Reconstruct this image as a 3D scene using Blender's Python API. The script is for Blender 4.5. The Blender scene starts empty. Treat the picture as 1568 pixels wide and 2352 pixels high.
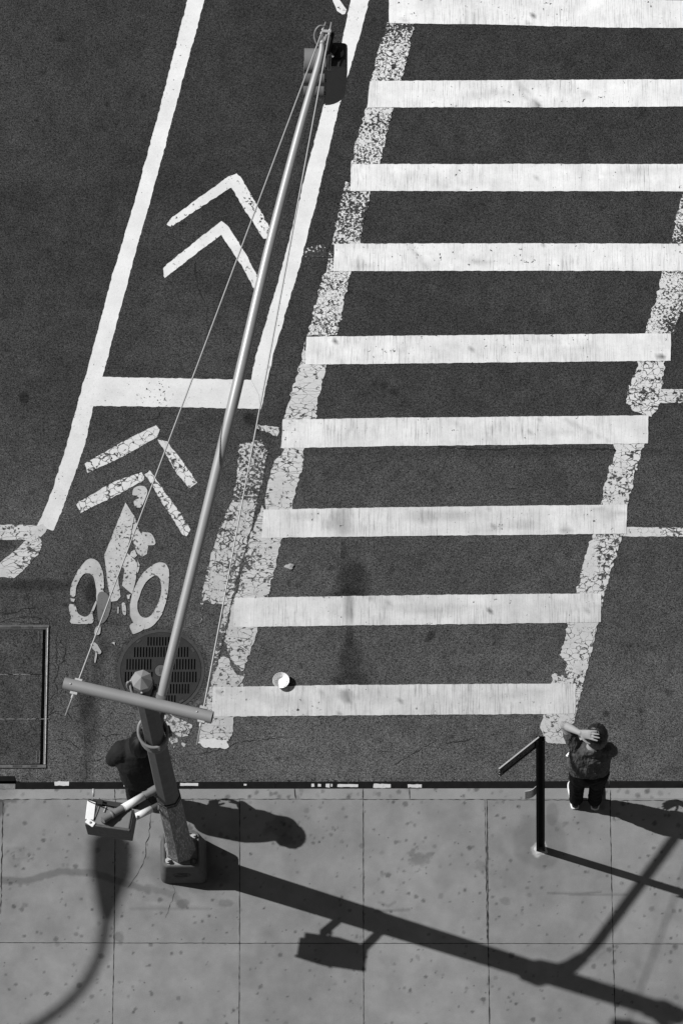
import bpy, bmesh, math, random
import numpy as np
from mathutils import Vector, Matrix
from mathutils.geometry import delaunay_2d_cdt
random.seed(7); RNG = np.random.RandomState(11)
SC = bpy.context.scene
COL = SC.collection
# ------------------------------------------------------------------ camera
CX, CY, CH = 3.2162773925, -13.438955920, 48.1556128689
TH, ROLL, YAW = 0.3412972336, -0.0991206369, -0.1012651628
F = 12004.123381          # focal length in units of a 1568 wide picture
fwd = Vector((math.sin(YAW)*math.sin(TH), math.cos(YAW)*math.sin(TH), -math.cos(TH)))
r0 = Vector((math.cos(YAW), -math.sin(YAW), 0)); u0 = r0.cross(fwd)
CR = math.cos(ROLL)*r0 + math.sin(ROLL)*u0
CU = -math.sin(ROLL)*r0 + math.cos(ROLL)*u0
cd = bpy.data.cameras.new('camera'); cam = bpy.data.objects.new('camera', cd); COL.objects.link(cam)
cd.sensor_fit = 'HORIZONTAL'; cd.sensor_width = 36; cd.lens = F/1568*36
cd.clip_start = 1; cd.clip_end = 500
M = Matrix((( CR.x, CU.x, -fwd.x, CX), (CR.y, CU.y, -fwd.y, CY), (CR.z, CU.z, -fwd.z, CH), (0, 0, 0, 1)))
cam.matrix_world = M
SC.camera = cam
# ------------------------------------------------------------------ light
SAZ, SEL = -0.3124564745, 0.8575     # horizontal heading of the shadows, sun elevation
SUN_S, SKY_S, EXPO = 5.0, 0.05, -0.22
w = bpy.data.worlds.new('World'); SC.world = w; w.use_nodes = True
nt = w.node_tree; nt.nodes.clear()
sky = nt.nodes.new('ShaderNodeTexSky'); sky.sky_type = 'NISHITA'; sky.sun_disc = False
sky.sun_elevation = SEL; sky.sun_rotation = math.atan2(-math.cos(SAZ), -math.sin(SAZ))
bw = nt.nodes.new('ShaderNodeRGBToBW'); bg = nt.nodes.new('ShaderNodeBackground'); wo = nt.nodes.new('ShaderNodeOutputWorld')
nt.links.new(sky.outputs[0], bw.inputs[0]); nt.links.new(bw.outputs[0], bg.inputs[0]); bg.inputs[1].default_value = SKY_S
nt.links.new(bg.outputs[0], wo.inputs[0])
sl = bpy.data.lights.new('sun', 'SUN'); sl.energy = SUN_S; sl.angle = math.radians(0.53); sl.color = (1, 1, 1)
so = bpy.data.objects.new('sun', sl); COL.objects.link(so)
sd = Vector((math.cos(SAZ)*math.cos(SEL), math.sin(SAZ)*math.cos(SEL), -math.sin(SEL)))
so.rotation_euler = sd.to_track_quat('-Z', 'Y').to_euler(); so.location = (-10, 8, 20)
SC.view_settings.view_transform = 'Standard'; SC.view_settings.look = 'None'
SC.view_settings.exposure = EXPO; SC.view_settings.gamma = 1
SC.render.film_transparent = False
SC.cycles.max_bounces = 6

# ------------------------------------------------------------------ helpers
def G(u, v, z=0.0):
    """point at height z seen at (u, v) of a 1568 x 2352 picture"""
    d = fwd*F + CR*(u-784) - CU*(v-1176)
    t = (z-CH)/d.z
    return Vector((CX+d.x*t, CY+d.y*t, z))
RZ = -0.15        # road level
def crop(ox, oy, s):     # coordinates read off an enlarged crop of the photograph
    return lambda pts: [((ox+x*s)/1.3935, (oy+y*s)/1.3935) for x, y in pts]
Zb = crop(0, 1500, .5102); Zc = crop(0, 800, .7015); Za = crop(0, 0, .7015); Zm = crop(600, 1300, .5102)
Zr = crop(1400, 1000, .5952); Zt = crop(1000, 0, .7557); Zh = crop(0, 1950, .2551)
Zs = crop(0, 2450, .7015); Zs2 = crop(1000, 2450, .7557); Zq = crop(180, 2050, .36990); Zl = crop(0, 2450, .38265)
def hsh(i, j, s):
    n = (i*374761393 + j*668265263 + s*974634777) & 0x7fffffff
    n = ((n ^ (n >> 13))*1274126177) & 0x7fffffff
    return ((n ^ (n >> 16)) & 0xffff)/65535.0
def vn(x, y, f, s=0):
    x = np.asarray(x, float)*f; y = np.asarray(y, float)*f
    i = np.floor(x).astype(np.int64); j = np.floor(y).astype(np.int64)
    a = x-i; b = y-j; a = a*a*(3-2*a); b = b*b*(3-2*b)
    return (hsh(i, j, s)*(1-a)+hsh(i+1, j, s)*a)*(1-b) + (hsh(i, j+1, s)*(1-a)+hsh(i+1, j+1, s)*a)*b
def fbm(x, y, f, s=0, o=4):
    t = 0; amp = .5; n = 0
    for k in range(o):
        t = t + amp*vn(x, y, f*2**k, s+k*17); n += amp; amp *= .55
    return t/n
def prop(o, label=None, cat=None, group=None, kind=None):
    if label: o['label'] = label
    if cat: o['category'] = cat
    if group: o['group'] = group
    if kind: o['kind'] = kind
    return o
def obj(name, bm, mat, parent=None, smooth=False, mats=None):
    me = bpy.data.meshes.new(name); bm.normal_update(); bm.to_mesh(me); bm.free()
    for m in (mats or [mat]): me.materials.append(m)
    if smooth:
        for p in me.polygons: p.use_smooth = True
    o = bpy.data.objects.new(name, me); COL.objects.link(o)
    if parent: o.parent = parent; o.matrix_parent_inverse = Matrix.Translation(-Vector(parent.location))
    return o
def thing(name, loc, label, cat, group=None):
    o = bpy.data.objects.new(name, None); COL.objects.link(o); o.location = loc; o.empty_display_size = .2
    return prop(o, label, cat, group)
def copy_tree(o, parent=None):
    c = o.copy(); COL.objects.link(c)
    if parent: c.parent = parent; c.matrix_parent_inverse = o.matrix_parent_inverse.copy()
    for ch in list(o.children): copy_tree(ch, c)
    return c
def auto(o, deg=35):
    m = o.modifiers.new('e', 'EDGE_SPLIT'); m.split_angle = math.radians(deg); return o
def bev(o, wd=.004, n=2):
    m = o.modifiers.new('b', 'BEVEL'); m.width = wd; m.segments = n; m.limit_method = 'ANGLE'; return o
def box(bm, c, s, rot=None, mi=0):
    R = rot or Matrix.Identity(3); vs = []
    for x in (-1, 1):
        for y in (-1, 1):
            for z in (-1, 1): vs.append(bm.verts.new(Vector(c)+R@Vector((x*s[0]/2, y*s[1]/2, z*s[2]/2))))
    for f in ((0,1,3,2),(4,6,7,5),(0,4,5,1),(2,3,7,6),(0,2,6,4),(1,5,7,3)):
        fa = bm.faces.new([vs[k] for k in f]); fa.material_index = mi
    return vs
def Rz(a): return Matrix.Rotation(a, 3, 'Z')
def tube(bm, pts, rad, n=12, cap=True, up=None, ph=0.0, mi=0):
    """loft of rings; rad is a number or a list of numbers or of (rx, ry)"""
    pts = [Vector(p) for p in pts]; N = len(pts)
    if not isinstance(rad, (list, tuple)): rad = [rad]*N
    rad = [(r, r) if not isinstance(r, (tuple, list)) else r for r in rad]
    tg = []
    for i in range(N):
        a = pts[max(i-1, 0)]; b = pts[min(i+1, N-1)]; tg.append((b-a).normalized())
    ref = Vector(up) if up else (Vector((0, 0, 1)) if abs(tg[0].z) < .9 else Vector((1, 0, 0)))
    rings = []; x = None
    for i in range(N):
        t = tg[i]
        if x is None or up: x = (ref - t*ref.dot(t)).normalized()
        else: x = (x - t*x.dot(t)).normalized()
        y = t.cross(x); rx, ry = rad[i]
        rings.append([bm.verts.new(pts[i]+x*math.cos(ph+2*math.pi*k/n)*rx+y*math.sin(ph+2*math.pi*k/n)*ry) for k in range(n)])
    for i in range(N-1):
        for k in range(n):
            f = bm.faces.new((rings[i][k], rings[i][(k+1) % n], rings[i+1][(k+1) % n], rings[i+1][k])); f.material_index = mi
    if cap:
        bm.faces.new(rings[0][::-1]).material_index = mi; bm.faces.new(rings[-1]).material_index = mi
    return rings
def spline(pts, n=8):
    pts = [Vector(p) for p in pts]; out = []
    P = [pts[0]*2-pts[1]]+pts+[pts[-1]*2-pts[-2]]
    for i in range(1, len(P)-2):
        for k in range(n):
            t = k/n
            out.append(.5*((2*P[i])+(P[i+1]-P[i-1])*t+(2*P[i-1]-5*P[i]+4*P[i+1]-P[i+2])*t*t+(3*P[i]-P[i-1]-3*P[i+1]+P[i+2])*t**3))
    out.append(pts[-1]); return out
def inside(px, py, poly):
    px = np.asarray(px); py = np.asarray(py); c = np.zeros(px.shape, bool)
    n = len(poly); j = n-1
    for i in range(n):
        xi, yi = poly[i]; xj, yj = poly[j]
        if yi != yj:
            c ^= ((yi > py) != (yj > py)) & (px < (xj-xi)*(py-yi)/(yj-yi)+xi)
        j = i
    return c
def ragged(poly, amp, step, seed):
    """resample an outline and roughen it"""
    out = []; n = len(poly); s = 0
    for i in range(n):
        a = Vector(poly[i]); b = Vector(poly[(i+1) % n]); L = (b-a).length
        k = max(1, int(L/step)); nn = Vector((-(b-a).y, (b-a).x)).normalized() if L > 1e-9 else Vector((0, 0))
        for q in range(k):
            p = a.lerp(b, q/k); s += 1
            d = (float(fbm(p.x, p.y, 30, seed, 3))-.5)*2*amp*1.6 + (float(vn(p.x, p.y, 7, seed+5))-.5)*amp
            out.append((p.x+nn.x*d, p.y+nn.y*d))
    return out
def flat(polys, z, step=.05, holes=(), bm=None, mi=None, thick=0):
    """triangulate outlines lying at height z (with holes); interior points carry the tone attribute"""
    bm = bm or bmesh.new()
    for pi, poly in enumerate(polys):
        vs = [Vector(p[:2]) for p in poly]; n = len(vs); ed = [(i, (i+1) % n) for i in range(n)]
        hs = [h for h in holes if inside(np.array([h[0][0]]), np.array([h[0][1]]), poly)[0]]
        for h in hs:
            b = len(vs); vs += [Vector(p[:2]) for p in h]; ed += [(b+i, b+(i+1) % len(h)) for i in range(len(h))]
        xs = [v.x for v in vs]; ys = [v.y for v in vs]
        if step:
            gx, gy = np.meshgrid(np.arange(min(xs)+step/2, max(xs), step), np.arange(min(ys)+step/2, max(ys), step))
            gx = gx.ravel(); gy = gy.ravel(); ok = inside(gx, gy, poly)
            for h in hs: ok &= ~inside(gx, gy, h)
            vs += [Vector((float(a), float(b))) for a, b in zip(gx[ok], gy[ok])]
        V, _, Fc, _, _, _ = delaunay_2d_cdt(vs, ed, [], 0, 1e-6)
        if not Fc: continue
        cx = np.array([sum(V[i].x for i in f)/len(f) for f in Fc]); cy = np.array([sum(V[i].y for i in f)/len(f) for f in Fc])
        ok = inside(cx, cy, poly)
        for h in hs: ok &= ~inside(cx, cy, h)
        nv = {}
        for f, k in zip(Fc, ok):
            if not k: continue
            ids = []
            for i in f:
                if i not in nv: nv[i] = bm.verts.new((V[i].x, V[i].y, z+pi*.0004))
                ids.append(nv[i])
            try:
                fa = bm.faces.new(ids)
                if fa.calc_area() > 0 and fa.normal.z < 0: fa.normal_flip()
                fa.normal_update()
                if fa.normal.z < 0: fa.normal_flip()
                fa.material_index = (mi[pi] if mi else 0)
            except ValueError: pass
    if thick:
        r = bmesh.ops.extrude_face_region(bm, geom=bm.faces[:])
        bmesh.ops.translate(bm, verts=[g for g in r['geom'] if isinstance(g, bmesh.types.BMVert)], vec=(0, 0, -thick))
        bmesh.ops.recalc_face_normals(bm, faces=bm.faces[:])
    return bm
def gp(pts, z=RZ): return [tuple(G(u, v, z)[:2]) for u, v in pts]

# ------------------------------------------------------------------ materials
class NT:
    def __init__(s, m): s.t = m.node_tree; s.n = s.t.nodes; s.l = s.t.links
    def new(s, ty, **k):
        nd = s.n.new(ty)
        for a, b in k.items(): setattr(nd, a, b)
        return nd
    def set(s, sock, v):
        if isinstance(v, bpy.types.NodeSocket): s.l.new(v, sock)
        elif v is not None: sock.default_value = v
    def math(s, op, a, b=None, c=None, clamp=False):
        nd = s.new('ShaderNodeMath', operation=op, use_clamp=clamp); s.set(nd.inputs[0], a)
        if b is not None: s.set(nd.inputs[1], b)
        if c is not None: s.set(nd.inputs[2], c)
        return nd.outputs[0]
    def pos(s, sc=(1, 1, 1), rot=0):
        g = s.new('ShaderNodeNewGeometry'); m = s.new('ShaderNodeMapping'); s.l.new(g.outputs['Position'], m.inputs[0])
        m.inputs['Scale'].default_value = sc; m.inputs['Rotation'].default_value = (0, 0, rot); return m.outputs[0]
    def noise(s, vec, scale, det=2, rough=.5, dist=0):
        nd = s.new('ShaderNodeTexNoise'); s.set(nd.inputs['Vector'], vec); nd.inputs['Scale'].default_value = scale
        nd.inputs['Detail'].default_value = det; nd.inputs['Roughness'].default_value = rough; nd.inputs['Distortion'].default_value = dist
        return nd.outputs[0]
    def rng(s, v, a, b, c=0., d=1., clamp=True):
        nd = s.new('ShaderNodeMapRange', clamp=clamp); s.set(nd.inputs[0], v)
        for i, x in enumerate((a, b, c, d)): nd.inputs[i+1].default_value = x
        return nd.outputs[0]
    def attr(s, name): return s.new('ShaderNodeAttribute', attribute_name=name).outputs['Fac']
def bsdf(name, rough=.8, metal=0, spec=.3):
    m = bpy.data.materials.new(name); m.use_nodes = True; t = NT(m); b = m.node_tree.nodes['Principled BSDF']
    b.inputs['Roughness'].default_value = rough; b.inputs['Metallic'].default_value = metal
    b.inputs['Specular IOR Level'].default_value = spec
    return m, t, b
def bump(t, b, h, st, dist):
    nd = t.new('ShaderNodeBump'); nd.inputs['Strength'].default_value = st; nd.inputs['Distance'].default_value = dist
    t.set(nd.inputs['Height'], h); t.l.new(nd.outputs[0], b.inputs['Normal'])
def simple(name, base, rough=.6, metal=0, var=.15, scale=12, spec=.4, bs=.2, stretch=(1, 1, 1), speck=0, speckcol=.4, bd=.002):
    m, t, b = bsdf(name, rough, metal, spec)
    p = t.pos(stretch); n = t.noise(p, scale, 4, .6)
    c = t.math('MULTIPLY', t.rng(n, .25, .75, 1-var, 1+var, False), base)
    if speck:
        n2 = t.noise(p, scale*2.3, 5, .65); k = t.rng(n2, speck, speck+.05)
        mx = t.new('ShaderNodeMix'); mx.data_type = 'FLOAT'; t.set(mx.inputs[0], k); t.set(mx.inputs[2], c); mx.inputs[3].default_value = speckcol; c = mx.outputs[0]
    t.l.new(c, b.inputs['Base Color'])
    if bs: bump(t, b, t.noise(p, scale*6, 3), bs, bd)
    return m
def asphalt_col(t):
    """albedo of the asphalt; the tone attribute holds wear and stains"""
    p = t.pos()
    a = t.noise(p, 105, 3, .62); b2 = t.noise(p, 48, 2, .6)
    k = t.math('ADD', t.rng(a, .30, .70, -.10, 1.85, False), t.rng(b2, .3, .7, -.30, .30, False))
    sp = t.rng(t.noise(p, 95, 1, .5), .68, .76, 0, 1.6)
    k = t.math('ADD', k, sp)
    return k
def m_asphalt():
    m, t, b = bsdf('asphalt', .9, 0, .15)
    k = asphalt_col(t)
    col = t.math('MULTIPLY', t.math('MAXIMUM', k, .12), t.attr('tone'))
    t.l.new(col, b.inputs['Base Color'])
    bump(t, b, t.noise(t.pos(), 110, 3, .6), .6, .004); return m
def m_paint(name, base=.62, cover=.42, soft=.05, chip_scale=22, crack=0., crack_scale=13, crack_an=1.0, ribs=0., mott=.10, patch=.05):
    """road paint or thermoplastic over asphalt. cover: lower = more intact"""
    m, t, b = bsdf(name, .75, 0, .25)
    p = t.pos(); g = t.attr('tone')
    pb = t.math('MULTIPLY', t.rng(t.noise(p, 5, 4, .6), .3, .7, 1-mott, 1+mott*.6, False), base)
    pb = t.math('MULTIPLY', pb, t.rng(t.noise(p, 60, 3, .6), .3, .7, .95, 1.05, False))
    if ribs:
        pr = t.pos((1, .035, 1)); n = t.noise(pr, 85, 3, .75); lo = t.noise(t.pos((1, .25, 1)), 2.2, 2)
        am = t.rng(lo, .35, .65, .35, 1.3)
        pb = t.math('SUBTRACT', pb, t.math('MULTIPLY', t.math('MULTIPLY', t.rng(n, .50, .66, 0, 1), am), ribs))
        pb = t.math('MULTIPLY', pb, t.rng(t.noise(t.pos((1, .12, 1)), 9, 2), .3, .7, .96, 1.05, False))
    sp = t.rng(t.noise(p, 42, 2, .5), .70, .75, 0, .35)
    pb = t.math('MULTIPLY', pb, t.math('SUBTRACT', 1, sp))
    pb = t.math('MULTIPLY', pb, t.attr('stain'))
    # chips
    n1 = t.noise(p, chip_scale, 5, .62); lowf = t.noise(p, 2.1, 2)
    th = t.math('ADD', n1, t.rng(lowf, .3, .7, -patch, patch, False))
    miss = t.rng(th, cover+soft, cover, 0, 1)
    if crack:
        dn = t.new('ShaderNodeTexNoise'); t.set(dn.inputs['Vector'], p); dn.inputs['Scale'].default_value = 14; dn.inputs['Detail'].default_value = 3
        ad = t.new('ShaderNodeVectorMath', operation='MULTIPLY_ADD'); t.l.new(dn.outputs['Color'], ad.inputs[0]); ad.inputs[1].default_value = (.12, .12, 0)
        mp = t.pos((1, crack_an, 0)); t.l.new(mp, ad.inputs[2])
        v = t.new('ShaderNodeTexVoronoi', feature='DISTANCE_TO_EDGE'); t.l.new(ad.outputs[0], v.inputs['Vector']); v.inputs['Scale'].default_value = crack_scale
        wd = t.rng(t.noise(p, 5, 2), .38, .62, crack*.15, crack*1.7)
        cm = t.math('SUBTRACT', 1, t.math('DIVIDE', v.outputs['Distance'], wd), clamp=True)
        cm = t.math('MULTIPLY', cm, 2.2, clamp=True)
        miss = t.math('MAXIMUM', miss, cm)
    k = t.math('MULTIPLY', t.math('MAXIMUM', asphalt_col(t), .12), g)
    mx = t.new('ShaderNodeMix'); mx.data_type = 'FLOAT'; t.set(mx.inputs[0], miss); t.set(mx.inputs[2], pb); t.set(mx.inputs[3], k)
    t.l.new(mx.outputs[0], b.inputs['Base Color'])
    bump(t, b, t.noise(p, 90, 3, .6), .25, .003); return m
def m_walk():
    m, t, b = bsdf('concrete', .85, 0, .2); p = t.pos()
    k = t.math('MULTIPLY', t.rng(t.noise(p, 130, 3, .6), .3, .7, .88, 1.12, False), t.attr('tone'))
    k = t.math('MULTIPLY', k, t.rng(t.noise(p, 9, 5, .65), .3, .7, .94, 1.06, False))
    k = t.math('ADD', k, t.rng(t.noise(p, 75, 2), .74, .8, 0, .08))
    # scattered small dark specks
    v = t.new('ShaderNodeTexVoronoi', feature='F1'); t.set(v.inputs['Vector'], p); v.inputs['Scale'].default_value = 9
    ds = t.math('MULTIPLY', t.rng(v.outputs['Distance'], .045, .09, .55, 0), t.rng(t.new('ShaderNodeSeparateColor').outputs[0], 0, 1, 1, 1))
    sc = t.new('ShaderNodeSeparateColor'); t.l.new(v.outputs['Color'], sc.inputs[0])
    ds = t.math('MULTIPLY', t.rng(v.outputs['Distance'], .05, .09, .5, 0), t.math('GREATER_THAN', sc.outputs[0], .62))
    k = t.math('MULTIPLY', k, t.math('SUBTRACT', 1, ds))
    t.l.new(k, b.inputs['Base Color']); bump(t, b, t.noise(p, 140, 3), .3, .002); return m
MA = m_asphalt(); MW = m_walk()
M_bar = m_paint('thermoplastic_fresh', .76, .295, .03, 24, ribs=.27, mott=.14)
M_lane = m_paint('lane_paint', .73, .315, .03, 34)
M_chev = m_paint('chevron_paint', .72, .35, .03, 30, patch=.06)
M_chevc = m_paint('chevron_cracked', .70, .35, .03, 24, crack=.04, crack_scale=13)
M_rider = m_paint('rider_paint', .54, .365, .04, 34, mott=.22, patch=.06)
M_rider2 = m_paint('rider_paint_dull', .17, .33, .05, 30)
M_crack = m_paint('old_paint_cracked', .66, .375, .04, 24, crack=.045, crack_scale=14, crack_an=1.3, patch=.11)
M_crack2 = m_paint('old_paint_netted', .58, .37, .04, 26, crack=.085, crack_scale=16, crack_an=1.0, patch=.11)
M_hcrack = m_paint('old_paint_streaked', .60, .37, .04, 24, crack=.028, crack_scale=9, crack_an=2.4, patch=.11)
M_spec = m_paint('old_paint_speckled', .66, .46, .03, 46, crack=.05, crack_scale=24, patch=.11)
M_spec2 = m_paint('old_paint_ghost', .55, .545, .03, 34, patch=.11)
M_dark = simple('crack_tar', .022, .95, var=.3, scale=40, spec=.1)
M_joint = simple('joint_filler', .03, .95, var=.4, scale=30, spec=.1)

# ------------------------------------------------------------------ tone of the ground (albedo, wear, stains)
def W2(u, v, z): p = G(u, v, z); return p.x, p.y
def blob(X, Y, val, u, v, ru, rv, amt, z, soft=.45, nz=.25, seed=0, rot=0):
    cx, cy = W2(u, v, z); rx = ru/236; ry = rv/220
    R = max(rx, ry)*1.6; k = np.where((abs(X-cx) < R) & (abs(Y-cy) < R))[0]
    if not len(k): return
    dx = X[k]-cx; dy = Y[k]-cy
    if rot: dx, dy = dx*math.cos(rot)+dy*math.sin(rot), -dx*math.sin(rot)+dy*math.cos(rot)
    d = np.sqrt((dx/rx)**2+(dy/ry)**2) + (fbm(X[k], Y[k], 1.3/min(rx, ry), seed, 3)-.5)*nz*2
    m = np.clip((1-d)/soft+.5, 0, 1); m = m*m*(3-2*m)
    val[k] *= 1+(amt-1)*m
def line_tone(X, Y, val, pts, wid, amt, z, soft=1.0, nz=.3, seed=0):
    q = [W2(u, v, z) for u, v in pts]; w_ = wid/236
    for (ax, ay), (bx, by) in zip(q[:-1], q[1:]):
        R = w_*2
        k = np.where((X > min(ax, bx)-R) & (X < max(ax, bx)+R) & (Y > min(ay, by)-R) & (Y < max(ay, by)+R))[0]
        if not len(k): continue
        L2 = (bx-ax)**2+(by-ay)**2; t = np.clip(((X[k]-ax)*(bx-ax)+(Y[k]-ay)*(by-ay))/L2, 0, 1)
        d = np.hypot(X[k]-ax-t*(bx-ax), Y[k]-ay-t*(by-ay))/w_ + (fbm(X[k], Y[k], .8/w_, seed, 3)-.5)*nz*2
        m = np.clip((1-d)/soft+.5, 0, 1); val[k] = np.minimum(val[k], MAXV[k]*(1+(amt-1)*m))
_s = np.random.RandomState(5)
ROAD_SPOTS = [(56, 914, 12, 14, .45), (140, 90, 9, 6, .55), (100, 165, 8, 8, .7), (420, 200, 8, 7, .7), (573, 962, 15, 16, .45), (590, 980, 9, 18, .5),
    (990, 1460, 10, 11, .42), (905, 900, 12, 9, .6), (880, 885, 9, 8, .65), (860, 880, 7, 7, .6), (1470, 880, 10, 5, .55), (790, 1265, 10, 24, .6),
    (812, 1330, 36, 46, .46), (800, 1372, 44, 18, .52), (805, 1515, 26, 40, .50), (800, 1565, 44, 20, .48), (803, 1450, 8, 40, .62), (775, 1180, 8, 30, .8), (800, 1470, 9, 20, .75),
    (1150, 1180, 40, 8, .8), (760, 1305, 8, 7, .55), (685, 1344, 7, 6, .6), (610, 1500, 5, 6, .6), (690, 1530, 6, 7, .6),
    (205, 1660, 24, 60, .6), (195, 1600, 20, 40, .62), (225, 1560, 14, 60, .75), (210, 1360, 14, 24, .5), (90, 1345, 120, 12, .55), (10, 1250, 26, 16, .55), (1540, 1770, 30, 10, .8),
    (75, 1130, 8, 7, .6), (1535, 1590, 9, 9, .6), (1230, 1690, 10, 8, .6), (870, 1700, 10, 7, .7), (1370, 1260, 9, 9, .6), (1390, 1640, 8, 8, .5), (1040, 1500, 8, 6, .7)]
for _k in range(260):
    v_ = _s.uniform(-20, 1780) if _s.rand() < .4 else _s.uniform(1000, 1780)
    ROAD_SPOTS.append((_s.uniform(-20, 1590), v_, _s.uniform(3, 8), _s.uniform(3, 7), _s.uniform(.55, .85)))
def road_tone(X, Y):
    global MAXV
    # wear gets paler towards the kerb, an old smooth strip lies against it
    yb = np.interp(Y, [.8, 1.0, 1.9, 2.6, 4.3, 4.45, 6, 9.2], [.088, .086, .076, .068, .058, .050, .044, .037])
    xg = np.interp(X, [-2.2, 5], [1.06, .97])
    val = yb*xg*(1+(fbm(X, Y, 1.1, 3, 4)-.5)*.50)*(1+(fbm(X, Y, 8, 9, 4)-.5)*.55)
    # long traffic wear band
    val *= 1-.16*np.exp(-((Y-G(100, 450, RZ).y)/.16)**2)*np.clip((2.4-X)/3, 0, 1)
    val *= 1-.20*np.exp(-((Y-G(900, 1040, RZ).y)/.05)**2)*np.clip((X-.5)/2, 0, 1)
    old = (X < G(225, 1500, RZ).x) & (Y < G(100, 1328, RZ).y); val = np.where(old, val*.86, val)
    lx = np.clip((G(440, 1700, RZ).x-X)/.5, 0, 1)*np.clip((G(100, 1590, RZ).y-Y)/.4, 0, 1); val *= 1+.12*lx
    MAXV = val.copy()
    for i, (u, v, a, b_, am) in enumerate(ROAD_SPOTS): blob(X, Y, val, u, v, a, b_, am, RZ, .5 if a < 20 else .9, .3, i)
    line_tone(X, Y, val, [(210, 1330), (220, 1400), (205, 1440)], 7, .6, RZ, 1, .2, 3)
    line_tone(X, Y, val, [(240, 1480), (215, 1600), (195, 1800)], 10, .72, RZ, 1.4, .4, 5)
    line_tone(X, Y, val, [(135, 1222), (200, 1223), (243, 1223)], 4, 1.9, RZ, .8, .3, 5)
    return val
def stain_tone(X, Y):
    """dirt on the road paint, 1 = clean"""
    s = np.ones_like(X)*(1+(fbm(X, Y, 2.5, 31, 4)-.5)*(.12+.16*np.clip((4-Y)/2, 0, 1)))
    s *= np.interp(Y, [1.6, 3.6, 6, 9], [.70, .83, 1.0, 1.04])
    for i, a in enumerate([(970, 1190, 34, 14, .78), (1030, 1185, 60, 9, .84), (700, 1185, 36, 10, .86), (785, 1195, 26, 32, .62), (1300, 1218, 14, 9, .6), (1380, 1190, 30, 20, .86),
        (1105, 602, 16, 8, .8), (1345, 218, 9, 5, .3), (1230, 240, 8, 12, .65), (1212, 228, 4, 20, .8), (1517, 820, 7, 6, .15), (1225, 37, 5, 4, .2), (932, 47, 5, 3, .3),
        (770, 783, 4, 3, .2), (1170, 791, 4, 2, .25), (1124, 1405, 5, 4, .2), (680, 1390, 4, 3, .4), (802, 1400, 10, 40, .55), (795, 1600, 14, 14, .55), (640, 1610, 40, 14, .86), (1000, 1395, 120, 10, .9), (1150, 1180, 120, 10, .9), (760, 1595, 30, 16, .9),
        (1000, 1400, 40, 20, .9), (1240, 1400, 70, 18, .92), (560, 1600, 50, 26, .94), (900, 1600, 70, 20, .93), (1200, 1600, 80, 20, .92), (1290, 990, 30, 5, .85), (890, 1290, 6, 5, .3),
        (600, 200, 8, 5, .7), (1100, 38, 14, 10, .92), (1045, 395, 10, 20, .82), (1500, 390, 70, 8, .88), (860, 1480, 5, 5, .4), (865, 560, 3, 3, .4), (1055, 1800, 4, 4, 1)]):
        blob(X, Y, s, *a[:5], RZ, .9, .35, 50+i)
    st = np.random.RandomState(8)
    for k in range(26):
        u = st.uniform(560, 1560); v = st.choice([215, 408, 591, 800, 990, 1198, 1402, 1606])+st.uniform(-20, 20)
        blob(X, Y, s, u, v, st.uniform(20, 90), st.uniform(4, 12), st.uniform(.84, .94), RZ, 1.0, .6, 400+k, st.uniform(-.15, .15))
    for (a_, b_) in (((1195, 190), (1240, 248)), ((1185, 188), (1222, 246)), ((940, 562), (985, 620)), ((1130, 470), (1000, 420)), ((1290, 960), (1400, 1015)), ((1345, 1165), (1440, 1180))):
        MAXV_ = s.copy(); globals()['MAXV'] = MAXV_; line_tone(X, Y, s, [a_, b_], 3.5, .78, RZ, 1.2, .5, int(a_[0]))
    for k in range(190):
        blob(X, Y, s, st.uniform(470, 1560), st.uniform(0, 1650), *(st.uniform(1.6, 4.2)*np.array([1, .9])), st.uniform(.35, .8), RZ, .7, .3, 90+k)
    return s
def set_attr(o, name, fn):
    me = o.data; n = len(me.vertices); co = np.empty(n*3, np.float32); me.vertices.foreach_get('co', co); co = co.reshape(-1, 3).astype(float)
    a = me.attributes.new(name, 'FLOAT', 'POINT'); a.data.foreach_set('value', np.asarray(fn(co[:, 0].copy(), co[:, 1].copy()), np.float32))
def grid_mesh(name, x0, x1, y0, y1, st, z, tone, mats, outer=None, extra=None):
    nx = int((x1-x0)/st)+1; ny = int((y1-y0)/st)+1
    xs = np.linspace(x0, x1, nx); ys = np.linspace(y0, y1, ny); gx, gy = np.meshgrid(xs, ys)
    co = np.stack([gx.ravel(), gy.ravel(), np.full(gx.size, z)], 1)
    i = np.arange(nx*ny).reshape(ny, nx); q = np.stack([i[:-1, :-1].ravel(), i[:-1, 1:].ravel(), i[1:, 1:].ravel(), i[1:, :-1].ravel()], 1)
    V = co.tolist(); Fa = q.tolist(); mi = [0]*len(Fa)
    b = len(V)
    if outer:
        X0, X1, Y0, Y1 = outer
        for (a, c, d, e) in ((X0, x0, Y0, Y1), (x1, X1, Y0, Y1), (x0, x1, Y0, y0), (x0, x1, y1, Y1)):
            if c-a < 1e-4 or e-d < 1e-4: continue
            k = len(V); V += [[a, d, z], [c, d, z], [c, e, z], [a, e, z]]; Fa.append([k, k+1, k+2, k+3]); mi.append(0)
    if extra:
        ev, ef, em = extra; k = len(V); V += ev; Fa += [[j+k for j in f] for f in ef]; mi += em
    me = bpy.data.meshes.new(name); me.from_pydata(V, [], Fa); me.validate()
    for m in mats: me.materials.append(m)
    me.polygons.foreach_set('material_index', mi[:len(me.polygons)])
    o = bpy.data.objects.new(name, me); COL.objects.link(o); set_attr(o, 'tone', tone); return o
EV, EF, EM = [], [], []
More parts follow.
